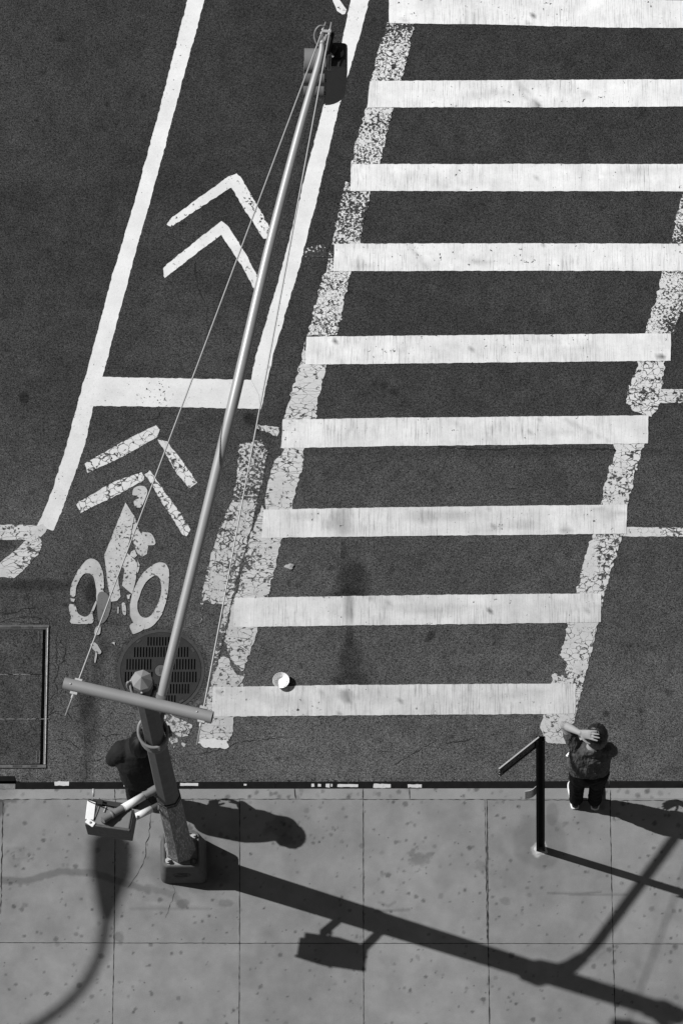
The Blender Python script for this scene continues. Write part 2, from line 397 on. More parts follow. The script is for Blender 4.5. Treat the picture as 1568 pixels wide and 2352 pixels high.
def ribbon(pts, wd, z, mi=1, seed=0, store=None, jit=.35, sub=.03, wob=.006):
    """thin irregular crack or joint, as a strip just above the surface"""
    ev, ef, em = store; P = [Vector(p) for p in pts]; Q = []
    for a, b in zip(P[:-1], P[1:]):
        n = max(1, int((b-a).length/sub))
        for k in range(n): Q.append(a.lerp(b, k/n))
    Q.append(P[-1]); rr = random.Random(seed)
    pr = None
    for i, p in enumerate(Q):
        t = (Q[min(i+1, len(Q)-1)]-Q[max(i-1, 0)]).normalized(); n = Vector((-t.y, t.x))
        ww = wd*(1+jit*(rr.random()*2-1))*.5*(1 if 0 < i < len(Q)-1 else .3); c = p+n*(rr.random()-.5)*wob*2
        k = len(ev); ev += [[c.x+n.x*ww, c.y+n.y*ww, z], [c.x-n.x*ww, c.y-n.y*ww, z]]
        if pr is not None: ef.append([pr, pr+1, k+1, k]); em.append(mi)
        pr = k
RS = ([], [], [])
CR_L = [Zh([(690, 380), (720, 470), (705, 620), (725, 760), (690, 900), (715, 1050), (610, 1150)]), Zh([(760, 370), (760, 420), (820, 470), (830, 540), (790, 660), (750, 700)]),
    Zh([(780, 800), (820, 870), (780, 1020), (740, 1060)]), Zh([(760, 1090), (760, 1150), (810, 1260), (900, 1370), (905, 1420)]), Zh([(610, 1210), (670, 1170), (670, 1250), (610, 1350)]),
    Zh([(620, 1340), (700, 1290), (800, 1280)]), Zh([(1080, 1515), (1200, 1530), (1330, 1610), (1400, 1570), (1560, 1580)]), Zh([(1330, 1610), (1370, 1680), (1300, 1760)]),
    Zh([(1070, 1500), (1065, 1880), (1080, 2000), (1090, 2120), (1060, 2150)]), Zh([(1100, 1920), (1280, 1880), (1300, 1850)]), Zh([(660, 1640), (840, 1640), (930, 1700), (1010, 1770)]),
    Zh([(0, 75), (150, 60), (200, 40)]), Zh([(250, 110), (450, 100), (560, 120)]), Zh([(0, 180), (120, 140), (300, 170), (320, 190), (620, 190)]), Zh([(400, 40), (500, 60), (540, 30)]),
    Zb([(0, 900), (90, 910), (140, 880), (270, 870)]), Zb([(10, 960), (120, 930), (300, 940), (310, 990)]), Zb([(150, 690), (190, 910)]), Zb([(360, 1040), (350, 1100), (410, 1130), (405, 1200), (370, 1230)]),
    Zc([(520, 860), (600, 780), (720, 770), (740, 720)]), Zc([(740, 1070), (870, 1110)]), Za([(740, 1060), (870, 1110), (900, 1180)]), Za([(890, 1180), (890, 1280)]), Zc([(890, 50), (905, 180), (945, 260), (950, 420)]),
    Zm([(0, 2200), (200, 2160), (330, 2110), (600, 2080)]), Zm([(1300, 2250), (1500, 2130), (1568, 2090)]), Zr([(0, 2320), (120, 2310), (200, 2290)]), Zr([(0, 722), (250, 740), (500, 725), (800, 735), (1100, 742)]),
    Zr([(20, 850), (60, 760), (110, 735)]), Zr([(850, 728), (1000, 745)]), Zm([(1470, 900), (1530, 860)])]
for i, c in enumerate(CR_L): ribbon(gp(c), .0055 if i not in (27,) else .009, RZ+.002, 1, i, RS, .9, .03, .009)
rg_ = random.Random(12)
for k in range(150):
    u = rg_.uniform(40, 1560); v = np.interp(u, [0, 1568], [1791, 1802])-abs(rg_.gauss(0, 5)); L_ = rg_.uniform(1, 5)
    ribbon(gp([(u, v), (u+L_, v+rg_.uniform(-1.5, 1.5)), (u+L_*1.6, v+rg_.uniform(-1, 1))]), rg_.uniform(.003, .009), RZ+.003, 1, 700+k, RS, .9, .01, .002)
XA, XB = -2.35, 5.25
KY = G(800, 1801, 0).y       # road side of the kerb
road = grid_mesh('road', XA, XB, KY-.02, 9.6, .016, RZ, road_tone, [MA, M_dark], (-45, 50, KY-.02, 60), RS)
prop(road, 'dark worn asphalt roadway crossed by the white markings', 'road', kind='structure')
# ------------------------------------------------------------------ sidewalk and kerb
def walk_tone(X, Y):
    global MAXV
    val = .204*(1+(fbm(X, Y, .9, 41, 4)-.5)*.32)*(1+(fbm(X, Y, 6, 43, 4)-.5)*.40)
    x0_, x4_ = G(265, 2000, 0).x, G(1403, 2000, 0).x; si = np.floor((X-x0_)/((x4_-x0_)/4)).astype(np.int64); sj = (Y > G(700, 2167, 0).y).astype(np.int64)
    val *= .955+.09*hsh(si, sj, 77)
    MAXV = val.copy()
    blob(X, Y, val, 1240, 1935, 58, 66, .79, 0, .3, .25, 1)
    blob(X, Y, val, 1268, 1870, 14, 26, .82, 0, .3, .2, 2)
    blob(X, Y, val, 1242, 1950, 17, 16, 2.3, 0, .4, .6, 3)
    blob(X, Y, val, 420, 1995, 80, 62, .72, 0, .9, .5, 4); blob(X, Y, val, 455, 1935, 40, 40, .8, 0, .7, .6, 5)
    blob(X, Y, val, 395, 2062, 70, 24, 1.12, 0, .8, .6, 6)
    line_tone(X, Y, val, [(0, 2022), (60, 2024), (140, 2002), (215, 2006), (290, 2030), (340, 2046)], 8, .66, 0, .5, .35, 7)
    line_tone(X, Y, val, [(340, 2040), (400, 2055), (420, 2080)], 8, .75, 0, .6, .5, 8)
    blob(X, Y, val, 419, 2078, 13, 10, .7, 0, .4, .5, 9); blob(X, Y, val, 516, 2075, 18, 9, .72, 0, .5, .5, 10)
    line_tone(X, Y, val, [(300, 2088), (480, 2088)], 3, .82, 0, 1.2, .5, 11)
    line_tone(X, Y, val, Zs2([(995, 542), (1130, 545), (1220, 538)]), 2.5, .68, 0, 1, .4, 12)
    line_tone(X, Y, val, Zs2([(1090, 549), (1220, 549), (1330, 548)]), 2.2, .72, 0, 1, .4, 13)
    line_tone(X, Y, val, Zs2([(265, 620), (410, 612)]), 3, .72, 0, 1, .5, 14)
    line_tone(X, Y, val, Zs2([(280, 580), (320, 598), (350, 580)]), 3, .78, 0, 1, .5, 14)
    line_tone(X, Y, val, Zs2([(1195, 640), (1235, 680), (1235, 790), (1190, 830), (1120, 820)]), 3, .88, 0, 1.2, .3, 15)
    for a in ((35, 1970, 26, 22, .85), (962, 1975, 20, 14, .68), (945, 1960, 8, 8, .7), (985, 1965, 9, 6, .7), (640, 1900, 30, 22, .72), (655, 1930, 16, 12, .7),
              (273, 2155, 12, 11, .66), (430, 1968, 8, 8, .7), (50, 2090, 6, 6, .6), (500, 2010, 26, 20, .8), (680, 2390, 10, 8, .6),
              (1160, 2070, 12, 8, .75), (1105, 1990, 14, 10, .8), (0, 1850, 14, 20, .5), (15, 1838, 40, 6, .6)):
        blob(X, Y, val, *a, 0, .6, .6, int(a[0]))
    rr = np.random.RandomState(21)
    for k in range(620):
        u = rr.uniform(-10, 1580); v = 1842+(rr.rand()**1.15)*520; s = rr.uniform(1.3, 3.6) if rr.rand() < .88 else rr.uniform(3.6, 6)
        blob(X, Y, val, u, v, s*1.1, s, rr.uniform(.45, .82), 0, .45, .35, 300+k)
    for k in range(90):       # clusters
        c = [(960, 1960), (640, 1910), (1120, 1990), (40, 1980), (880, 2010), (740, 1900)][k % 6]
        blob(X, Y, val, c[0]+rr.normal(0, 26), c[1]+rr.normal(0, 18), *(rr.uniform(1.5, 4)*np.array([1, .9])), rr.uniform(.6, .85), 0, .7, .5, 900+k)
    return val
WS = ([], [], [])
def uv(pts, z=0): return gp(pts, z)
def jline(pts, wd, seed, jit=.25, wob=.0015): ribbon(uv(pts), wd, .0015, 1, seed, WS, jit, .03, wob)
jy = 1836
for i, (a, b, c) in enumerate([(-22, -25, -28), (265, 262, 258), (550, 550, 549), (833.5, 834.5, 835), (1117.5, 1121, 1124), (1400, 1407, 1413), (1690, 1700, 1712)]):
    jline([(a+.3, jy), (b, 2167), (c, 2362)], .0065 if i != 4 else .008, i, .6)
jline([(1112.5, 1837), (1116, 1990), (1119, 2167)], .006, 77, .9, .003); jline([(7, 1842), (2, 2100)], .007, 78, .9, .004)
jline([(-30, 2166), (550, 2167.5), (1121, 2168), (1600, 2169)], .006, 20)
jline([(-30, 1836.5), (550, 1836), (1121, 1837.5), (1600, 1840)], .0045, 21, .9, .003)
jline(Zq([(820, 1480), (815, 1540), (800, 1700), (770, 1780), (775, 1850), (740, 1960), (690, 2040), (620, 2140)]), .006, 30, .8, .006)
jline([(392, 2018), (402, 2050), (380, 2110)], .004, 31, .8, .006)
def kerb_tone(X, Y):
    global MAXV
    v = .24*(1+(fbm(X, Y, 3, 61, 4)-.5)*.35); MAXV = v.copy()
    rr = np.random.RandomState(4)
    for k in range(70): blob(X, Y, v, rr.uniform(0, 1568), rr.uniform(1808, 1834), *([rr.uniform(2, 6)]*2), rr.uniform(.5, .85), 0, .6, .4, k)
    blob(X, Y, v, 10, 1822, 30, 14, .8, 0, .8, .6, 2)
    return v
YJ = G(800, 1836.5, 0).y; YT = G(800, 1812, 0).y
side = grid_mesh('sidewalk', XA, XB, -2.35, YJ, .013, 0, walk_tone, [MW, M_joint], (-45, 50, -30, YJ), WS)
prop(side, 'grey concrete sidewalk slabs spotted with gum', 'sidewalk', kind='structure')
KS = ([], [], [])
for i, (u, a, b) in enumerate([(263.5, 1812, 1836), (372, 1816, 1836), (676, 1810, 1836), (833, 1812, 1836), (940, 1812, 1836), (1401, 1815, 1840)]):
    ribbon(uv([(u, a), (u+(.5 if i != 2 else 3), b)]), .008, .0015, 1, 50+i, KS, .5, .02, .002)
kerb = grid_mesh('kerb', XA, XB, YJ+.001, YT, .013, 0, kerb_tone, [MW, M_joint], (-45, 50, YJ+.001, YT), KS)
prop(kerb, 'pale concrete kerb between sidewalk and steel edge', 'kerb', kind='structure')
bm = bmesh.new()
M_steel = simple('kerb_steel', .009, .85, .0, .3, 14, spec=.08, speck=.70, speckcol=.05, stretch=(1, 1, 1))
a = G(36, 1805, 0); xs = [a.x] + [a.x+1.6*k+(.9 if k % 2 else 0) for k in range(1, 30)]
for x0, x1 in zip(xs[:-1], xs[1:]):
    pr = []
    for x in (x0+.002, x1-.002): pr.append([bm.verts.new((x, YT+.001, -.12)), bm.verts.new((x, YT+.001, .004)), bm.verts.new((x, YT+.0655, .004)), bm.verts.new((x, YT+.072, -.003)), bm.verts.new((x, YT+.072, -.16))])
    for k in range(5): bm.faces.new((pr[0][k], pr[0][(k+1) % 5], pr[1][(k+1) % 5], pr[1][k]))
    bm.faces.new(pr[0][::-1]); bm.faces.new(pr[1])
b0 = G(34, 1790, 0)
box(bm, (b0.x-11, b0.y+.004, -.06), (22, .05, .13))
bmesh.ops.recalc_face_normals(bm, faces=bm.faces[:])
ke = obj('kerb_edge', bm, M_steel); prop(ke, 'dark steel facing along the road side of the kerb', 'kerb edge', kind='structure')
bm = bmesh.new(); box(bm, (a.x-11.0, YT+.03, -.035), (21.99, .052, .06)); box(bm, (0, -14, -.3), (90, 29.0+YJ*2, .25))
fill = obj('kerb_bed', bm, simple('broken_concrete', .17, .9, 0, .35, 20, bs=.8, bd=.01)); prop(fill, 'rough broken concrete beneath the sidewalk', 'ground', kind='structure')
# white paint left on the steel kerb edge
M_chip = simple('white_chip_paint', .5, .7, 0, .12, 30, speck=.66, speckcol=.05)
kp = []
for i, (u0_, u1_, h) in enumerate([(125, 158, 5), (284, 292, 6), (414, 455, 3.2), (775, 822, 3), (858, 897, 4.2), (936, 968, 4), (715, 722, 4), (730, 737, 3), (748, 757, 4), (760, 763, 3), (868, 880, 3), (560, 566, 2)]):
    vv = np.interp((u0_+u1_)/2, [0, 1568], [1799.5, 1811]); kp.append(ragged(gp([(u0_, vv-h), (u1_, vv-h+.3), (u1_, vv+h), (u0_, vv+h)], .0), .005 if h > 3.3 else .003, .02, 70+i))
bm = flat([ [p for p in q] for q in kp], .0065, None)
o = obj('kerb_paint_marks', bm, M_chip); prop(o, 'flaking white paint dashes on the dark steel kerb edge', 'paint marks', kind='structure')

# ------------------------------------------------------------------ building behind the view, added unseen to block sky light
M_brick = simple('building_brick', .10, .9, 0, .2, 3); M_glass = simple('window_glass', .03, .15)
bd = thing('building', (2, -22, 0), 'tall dark brick building behind the viewpoint, unseen, added to block sky light', 'building')
bm = bmesh.new(); box(bm, (2, -22.6, 34), (70, 16, 68)); obj('wall', bm, M_brick, bd)
bm = bmesh.new()
for fl_ in range(18):
    for k in range(-10, 12): box(bm, (2+k*3.1, -14.58, 3.2+fl_*3.5), (1.2, .06, 1.8))
prop(obj('window', bm, M_glass, bd), kind='stuff')
# ------------------------------------------------------------------ markings
def marking(name, polys, mats, label, cat, group=None, z=RZ+.004, amp=.004, holes=(), mi=None, step=.045, seed=0):
    pp = [ragged(gp(p), amp, .02, seed+i*3) for i, p in enumerate(polys)]
    hh = [ragged(gp(p), amp, .02, seed+50+i) for i, p in enumerate(holes)]
    bm = flat(pp, z, step, hh, mi=mi); o = obj(name, bm, None, mats=mats)
    set_attr(o, 'tone', road_tone); set_attr(o, 'stain', stain_tone)
    return prop(o, label, cat, group)
gb = 'crosswalk stripes'
BARS = [([(893, -14), (1640, 2), (1640, 64.5), (1400, 63), (1100, 55.5), (893, 53)], 'white crosswalk stripe cut off by the top edge, farthest from the sidewalk'),
    ([(849, 186), (1130, 184), (1640, 181.5), (1640, 243.5), (1300, 246.5), (1050, 246), (843, 247)], 'white crosswalk stripe beside the traffic signal with a black scuff mark, second from the top'),
    ([(806, 377), (1200, 376.5), (1640, 377), (1640, 439.5), (1200, 439), (804, 438.5)], 'white crosswalk stripe level with the farther chevron pair, third from the top'),
    ([(767.5, 560), (1200, 559), (1640, 560), (1640, 622.5), (1200, 622), (765, 623)], 'white crosswalk stripe with a faint round grey smudge, fourth from the top'),
    ([(704, 773.5), (1050, 770), (1300, 768), (1540, 766), (1539.5, 829), (1250, 832), (950, 835), (701, 838)], 'white crosswalk stripe with a black blot near its right end'),
    ([(649.5, 964), (900, 960), (1250, 956.5), (1488.6, 954.7), (1487.4, 1019), (1200, 1022), (900, 1025), (645.8, 1029.5)], 'white crosswalk stripe just left of the upper stop line, ending above a road crack'),
    ([(604.5, 1171), (900, 1166), (1200, 1162), (1440, 1159.7), (1438, 1226.5), (1200, 1229), (900, 1232), (600.8, 1236.5)], 'white crosswalk stripe with a wide grey smear, right end touching a thin cracked line'),
    ([(538.6, 1374), (800, 1370), (1100, 1366), (1379.7, 1363.5), (1379.7, 1430), (1100, 1434), (800, 1437.5), (536, 1441)], 'dirty white crosswalk stripe, second from the sidewalk'),
    ([(488.4, 1579), (800, 1574), (1100, 1572), (1321.6, 1571), (1320.7, 1640.5), (1100, 1642), (800, 1644.5), (487.3, 1647)], 'dirty white crosswalk stripe nearest the sidewalk, beside the paper bowl')]
for i, (p, l) in enumerate(BARS): marking('crosswalk_stripe', [p], [M_bar], l, 'crosswalk stripe', gb, RZ+.009, .0035, seed=i*10)
# left edge line of the crosswalk, worn
LE = [[(889, 50), (951, 50), (936, 120), (921, 186), (853, 188), (866, 120)], [(842, 245), (903, 245), (887, 310), (872, 379), (806, 378), (822, 310)],
      [(793, 418), (806, 420), (806, 436), (853, 436), (838, 500), (825, 562), (761, 562), (778, 480)], [(757, 575), (768, 590), (768, 620), (806, 620), (790, 690), (773, 771), (706, 771), (726, 690), (745, 625)],
      [(700, 780), (703, 836), (751, 836), (735, 900), (725, 964), (655, 964), (672, 890), (690, 830)], [(650, 1026), (698, 1026), (692, 1080), (680, 1120), (669, 1172), (607, 1172), (613, 1110), (630, 1060), (645, 1045)],
      [(603, 1160), (607, 1180), (603, 1232), (648.5, 1232), (632, 1300), (615, 1376), (542, 1376), (562, 1290), (575, 1237), (588, 1205)],
      [(538, 1370), (540, 1438), (592, 1438), (586, 1470), (578, 1490), (562, 1540), (553, 1543), (540, 1526), (527, 1502), (519, 1478), (517, 1462), (524, 1440), (533, 1390)],
      [(507, 1508), (523, 1510), (533, 1535), (549, 1552), (561, 1548), (557, 1580), (484, 1582), (490, 1550)], [(486, 1576), (490, 1646), (537, 1646), (534, 1690), (526, 1700), (457, 1702), (462, 1665), (470, 1645), (475, 1610)]]
le = marking('crosswalk_edge_line', LE+[[(456, 1704), (488, 1697), (520, 1702), (526, 1716), (505, 1722), (470, 1715), (454, 1708)]],
    [M_spec, M_hcrack, M_lane], 'flaking white edge line running down the left ends of the crosswalk stripes', 'road line', 'crosswalk edge lines',
    amp=.016, mi=[0, 0, 0, 0, 1, 1, 1, 1, 1, 1, 2], seed=200)
RE = [[(1568, 440), (1620, 420), (1620, 560), (1610, 700), (1560, 715), (1551, 771), (1480, 771), (1500, 700), (1520, 630), (1540, 550), (1560, 470)],
      [(1464, 826), (1527, 826), (1520, 880), (1512, 925), (1497, 958), (1488, 958), (1450, 940), (1437, 926), (1449, 872), (1462, 850)],
      [(1407, 1020), (1480, 1018), (1469, 1048), (1455, 1100), (1440, 1164), (1377, 1164), (1398, 1075), (1415, 1035)],
      [(1366, 1222), (1427, 1222), (1440, 1190), (1410, 1290), (1395, 1340), (1380, 1395), (1383, 1366), (1322, 1366), (1347, 1268)],
      [(1306, 1428), (1374, 1428), (1360, 1490), (1346, 1545), (1334, 1590), (1322, 1640), (1322, 1574), (1266, 1574), (1271, 1543), (1298, 1548), (1300, 1520), (1284, 1505), (1297, 1470)],
      [(1250, 1636), (1322, 1636), (1312, 1680), (1299, 1709), (1253, 1704), (1243, 1672)]]
marking('crosswalk_edge_line', RE, [M_spec, M_crack], 'cracked white edge line running down the right ends of the crosswalk stripes', 'road line', 'crosswalk edge lines', amp=.016, mi=[0, 1, 1, 1, 1, 1], seed=260)
marking('worn_line', [[(535, 1150), (560, 1140), (592, 1142), (580, 1200), (568, 1240), (553, 1300), (540, 1345), (528, 1392), (500, 1385), (460, 1388), (468, 1340), (486, 1272), (505, 1215), (518, 1180)],
    [(551, 1020), (600, 1010), (614, 1040), (606, 1090), (592, 1146), (535, 1155), (545, 1090)], [(455, 1388), (465, 1395), (462, 1430), (450, 1435)], [(516, 1390), (530, 1390), (505, 1500), (490, 1560), (482, 1570), (495, 1500)],
    [(585, 975), (605, 978), (640, 982), (636, 1003), (610, 992), (588, 985)], [(700, 570), (745, 560), (752, 592), (700, 590)]],
    [M_crack2, M_spec2], 'old net-cracked white line under the thin guy rod, left of the crosswalk', 'road line', amp=.012, mi=[0, 1, 1, 1, 0, 1], seed=300)
marking('paint_remnant', [Zq([(905, 650), (990, 640), (1180, 740), (1140, 830), (1060, 840), (960, 760)]), Zq([(970, 850), (1030, 840), (1050, 880), (1000, 900)]), Zq([(1010, 920), (1030, 915), (1010, 955)]), Zq([(1080, 880), (1120, 900), (1110, 930), (1085, 905)])],
    [M_crack2], 'small crumbled patch of white paint right of the octagonal pole', 'paint patch', amp=.010, seed=330)
marking('stop_line', [[(1498, 893.5), (1640, 895.5), (1640, 926.5), (1488, 925)]], [M_hcrack], 'short white line leaving the right border, the upper and thicker one of two', 'road line', 'lines at the right border', amp=.004, seed=340)
marking('stop_line', [[(1438, 1211), (1640, 1213), (1640, 1233), (1430, 1232)]], [M_crack], 'thin cracked white line leaving the right border, the lower one of two', 'road line', 'lines at the right border', amp=.004, seed=350)
# bike lane
BL = [(433, -4), (371.7, -4+0), (470.7, -4)]
marking('bike_lane_line', [[(433, -10), (472, -10), (405, 239), (349.9, 443), (297, 634), (235.6, 865), (214, 933), (193.8, 1027), (162, 1118), (140, 1180), (122.7, 1219), (104, 1215), (97, 1224), (84, 1226), (74, 1222), (86, 1205), (105, 1165), (123.3, 1118), (156, 1012), (183.7, 906), (201.4, 846), (259, 629), (314.6, 443), (370, 236.6)],
    [(-40, 1205), (88, 1207), (98, 1203), (108, 1214), (104, 1222), (88, 1240), (78, 1241), (-40, 1239)], [(74, 1236), (90, 1232), (99, 1248), (88, 1274), (62, 1303), (33, 1328), (-5, 1326), (-40, 1330), (-40, 1312), (0, 1292), (36, 1263), (58, 1242), (80, 1232)]],
    [M_lane, M_hcrack], 'left white line of the bike lane, curving off to the left border', 'bike lane line', 'bike lane lines', amp=.006, mi=[0, 1, 1], seed=400)
marking('bike_lane_line', [[(807, -10), (850, -10), (826, 81), (777.8, 247), (727.4, 458), (687, 614), (631.8, 800), (599, 940), (576, 940), (576.4, 871), (594, 796), (646.9, 619), (684.6, 468), (740, 252), (782.7, 108)]],
    [M_lane], 'right white line of the bike lane, running under the mast arm', 'bike lane line', 'bike lane lines', amp=.006, seed=420)
marking('bike_lane_bar', [[(220, 866), (400, 869), (576.4, 873), (594, 905), (597, 940), (400, 935), (205, 932.5)]], [M_lane], 'white bar across the bike lane joining its two side lines', 'road line', z=RZ+.007, amp=.005, seed=430)
gc = 'bike lane chevrons'
marking('chevron', [[(383.6, 516), (390, 503.4), (523.5, 405), (543.7, 397.7), (553.8, 410), (590, 470), (627, 536), (616.7, 549), (604, 548.7), (531, 430), (392.7, 520)]], [M_chev], 'white chevron in the bike lane, the upper one of the farther pair', 'chevron', gc, amp=.006, seed=440)
marking('chevron', [[(373.5, 616.7), (382.6, 606.6), (443, 558.8), (483.3, 526), (508.4, 507.4), (521, 516), (560, 575), (596.5, 645), (594, 662), (584, 668), (576.4, 650), (558.8, 617), (508.4, 538.6), (440, 590), (377.6, 638.3)]], [M_chev], 'white chevron in the bike lane, the lower one of the farther pair', 'chevron', gc, amp=.006, seed=450)
marking('chevron', [[(194, 1065), (205, 1058), (300, 1005), (358, 977), (366, 987), (362, 1003), (290, 1045), (201.4, 1086)], [(362, 1010), (383.6, 1014), (415, 1055), (453, 1108.7), (436, 1122), (405, 1085)]], [M_chevc], 'cracked white chevron broken at its tip, upper one of the nearer pair', 'chevron', gc, amp=.006, seed=460)
marking('chevron', [[(176, 1160), (182, 1152), (260, 1108), (324.7, 1085), (331, 1095), (329.7, 1103), (260, 1142), (186, 1178)], [(332, 1090), (344, 1080), (357, 1098), (385, 1140), (417, 1182), (437.5, 1216), (428.4, 1232), (419, 1227), (388, 1179), (355, 1125)]], [M_chevc], 'cracked white chevron just above the cyclist symbol', 'chevron', gc, amp=.006, seed=470)
marking('chevron', [[(760, -8), (776, -8), (796, 22), (792, 32), (785, 33), (774, 24)]], [M_chev], 'tip of a white chevron at the top border beside the bike lane line', 'chevron', gc, amp=.003, seed=480)
# cyclist symbol
def ell(cx, cy, a, b_, rot, n=40): return [(cx+a*math.cos(t)*math.cos(rot)-b_*math.sin(t)*math.sin(rot), cy+a*math.cos(t)*math.sin(rot)+b_*math.sin(t)*math.cos(rot)) for t in [2*math.pi*k/n for k in range(n)]]
SY = [Zb([(830, 165), (840, 125), (870, 110), (910, 115), (924, 150), (908, 195), (887, 240), (855, 243), (842, 225), (842, 200), (875, 185), (850, 170)]),
    Zb([(787, 213), (845, 300), (830, 370), (795, 530), (740, 530), (655, 545), (680, 480), (720, 380)]),
    Zb([(846, 305), (870, 380), (905, 450), (930, 490), (922, 535), (895, 553), (862, 535), (824, 425)]),
    Zb([(890, 408), (915, 400), (945, 408), (970, 440), (975, 475), (945, 482), (910, 475)]),
    Zb([(655, 548), (720, 532), (796, 528), (765, 610), (742, 650), (745, 720), (757, 805), (735, 832), (695, 837), (672, 700)]),
    Zb([(797, 530), (835, 565), (862, 590), (852, 690), (830, 790), (765, 735), (782, 640), (758, 612)]), Zb([(825, 520), (845, 510), (860, 545), (845, 560), (815, 548)]),
    Zb([(862, 570), (878, 610), (866, 655), (858, 650), (866, 610)]), Zb([(795, 795), (820, 790), (812, 820), (800, 820)]),
    Zb([(1000, 590), (1045, 605), (1062, 660), (1052, 790), (1015, 915), (950, 995), (890, 1008), (835, 965), (815, 890), (830, 790), (875, 690), (935, 620)]),
    Zb([(540, 580), (580, 568), (620, 590), (645, 650), (652, 740), (642, 830), (606, 830), (604, 760), (590, 690), (565, 662), (520, 668), (480, 740), (473, 800), (440, 795), (452, 720), (490, 640)]),
    Zb([(435, 855), (472, 862), (490, 910), (530, 932), (565, 912), (600, 835), (606, 850), (590, 890), (580, 915), (580, 972), (450, 975), (447, 930), (436, 905)]),
    Zb([(612, 800), (650, 775), (692, 815), (690, 900), (655, 965), (618, 960)]), Zb([(815, 985), (850, 968), (905, 980), (895, 1015), (840, 1040), (825, 1020)]),
    Zb([(765, 850), (785, 850), (792, 915), (772, 915)]), Zb([(738, 870), (745, 870), (744, 910), (738, 910)]), Zb([(440, 815), (470, 820), (465, 838), (448, 835)]),
    Zb([(570, 1105), (600, 1095), (635, 1150), (620, 1165), (580, 1130)]), Zb([(600, 1150), (612, 1150), (600, 1220), (592, 1220)]), Zb([(600, 1000), (630, 990), (628, 1040), (595, 1045)]), Zb([(698, 1095), (722, 1090), (720, 1110)])]
def rnd(P_, n=3):
    Q_ = []; m_ = len(P_)
    for i in range(m_):
        p0, p1, p2, p3 = [Vector(P_[(i+k) % m_]) for k in (-1, 0, 1, 2)]
        for k in range(n):
            t = k/n; Q_.append(tuple(.5*((2*p1)+(p2-p0)*t+(2*p0-5*p1+4*p2-p3)*t*t+(3*p1-p0-3*p2+p3)*t**3)))
    return Q_
SY = [rnd(q_) if i in (0, 3, 9, 10, 11, 12, 13, 14, 17, 19) else q_ for i, q_ in enumerate(SY)]
marking('cyclist_symbol', SY, [M_rider, M_rider2], 'faded white cyclist symbol painted above the round slotted drain cover', 'road symbol', z=RZ+.006, amp=.003, step=.06,
    holes=[rnd(Zb([(975, 672), (1003, 695), (1012, 760), (998, 835), (950, 920), (905, 940), (872, 912), (862, 860), (880, 790), (920, 710)]))], mi=[0]*12+[1]+[0]*8, seed=500)
# paper scrap
# ------------------------------------------------------------------ drain cover and vault hatch
M_iron = simple('cast_iron', .017, .55, .35, .35, 18, spec=.4, bs=.4)
M_iron_rim = simple('iron_rim', .035, .6, .2, .4, 25, bs=.4)
M_black = simple('dark_void', .003, .95, 0, .1, 10, spec=0)
c0 = G(369.5, 1541.5, RZ); MR = .425
mh = thing('drain_cover', (c0.x, c0.y, RZ), 'round dark iron cover with rows of long slots, partly behind the pole top', 'drain cover')
def circ(cx, cy, r, n=96, a0=0): return [(cx+r*math.cos(a0+2*math.pi*k/n), cy+r*math.sin(a0+2*math.pi*k/n)) for k in range(n)]
bm = flat([circ(c0.x, c0.y, MR)], RZ+.006, None, [circ(c0.x, c0.y, MR-.03)], thick=.012); obj('rim', bm, M_iron_rim, mh)
hl = []
rows = [(-.295, .10), (-.185, .11), (-.065, .12), (.065, .12), (.19, .115), (.30, .10)]
for ri, (yy, hh) in enumerate(rows):
    for k in range(-12, 13):
        xx = k*.0285+(.014 if ri % 2 else 0)
        if math.hypot(abs(xx), abs(yy)+hh*.36) > .362 or math.hypot(xx, max(0, abs(yy)-hh/2)) < .085: continue
        w_ = .0072; h_ = hh/2-.006
        hl.append([(c0.x+xx-w_, c0.y+yy-h_), (c0.x+xx+w_, c0.y+yy-h_), (c0.x+xx+w_, c0.y+yy+h_), (c0.x+xx-w_, c0.y+yy+h_)])
hl.append(circ(c0.x, c0.y, .062, 24))
bm = flat([circ(c0.x, c0.y, MR-.034)], RZ+.010, None, hl, thick=.012); obj('cover_plate', bm, M_iron, mh)
bm = bmesh.new(); tube(bm, [(c0.x, c0.y, RZ-.0), (c0.x, c0.y, RZ+.0105)], [.060, .058], 28); 
for k in range(3): tube(bm, [(c0.x+(.012*(k-1)) , c0.y-.03, RZ+.012), (c0.x+.012*(k-1), c0.y+.03, RZ+.012)], .0025, 5)
obj('boss', bm, simple('worn_boss', .085, .6, .1, .35, 40, bs=.5), mh)
bm = flat([circ(c0.x, c0.y, MR-.031)], RZ+.0035, None); obj('pit', bm, M_black, mh)
for a_, r_ in ((.6, .375), (2.2, .375), (3.75, .375), (5.3, .375)):
    bm = bmesh.new(); box(bm, (c0.x+r_*math.cos(a_), c0.y+r_*math.sin(a_), RZ+.011), (.05, .022, .006), Rz(a_+1.57)); bev(obj('lug', bm, M_iron_rim, mh), .002)
# asphalt collar
bm = flat([ragged(circ(c0.x, c0.y, MR+.035, 60), .012, .03, 4)], RZ+.0025, .05, [circ(c0.x, c0.y, MR-.002)])
o = obj('pavement_collar', bm, MA); set_attr(o, 'tone', lambda x, y: road_tone(x, y)*.72); prop(o, 'darker asphalt ring around the drain cover', 'road patch', kind='structure')
def wq(u, v, z=RZ): p = G(u, v, z); return Vector((p.x, p.y, 0))
q = [wq(-60, 1437), wq(113.5, 1437), wq(106.5, 1765), wq(-60, 1765)]
hc = thing('vault_hatch', ((q[0]+q[2])/2).to_tuple()[:2]+(RZ,), 'rectangular street vault hatch in a metal frame at the left border', 'vault hatch')
M_frame = simple('frame_steel', .11, .45, .5, .3, 14, bs=.3); M_bright = simple('worn_edge', .55, .35, .6, .3, 25)
X1t, X1b, Y1, Y0 = q[1].x, q[2].x, q[1].y, q[2].y
XL = X1t-1.75
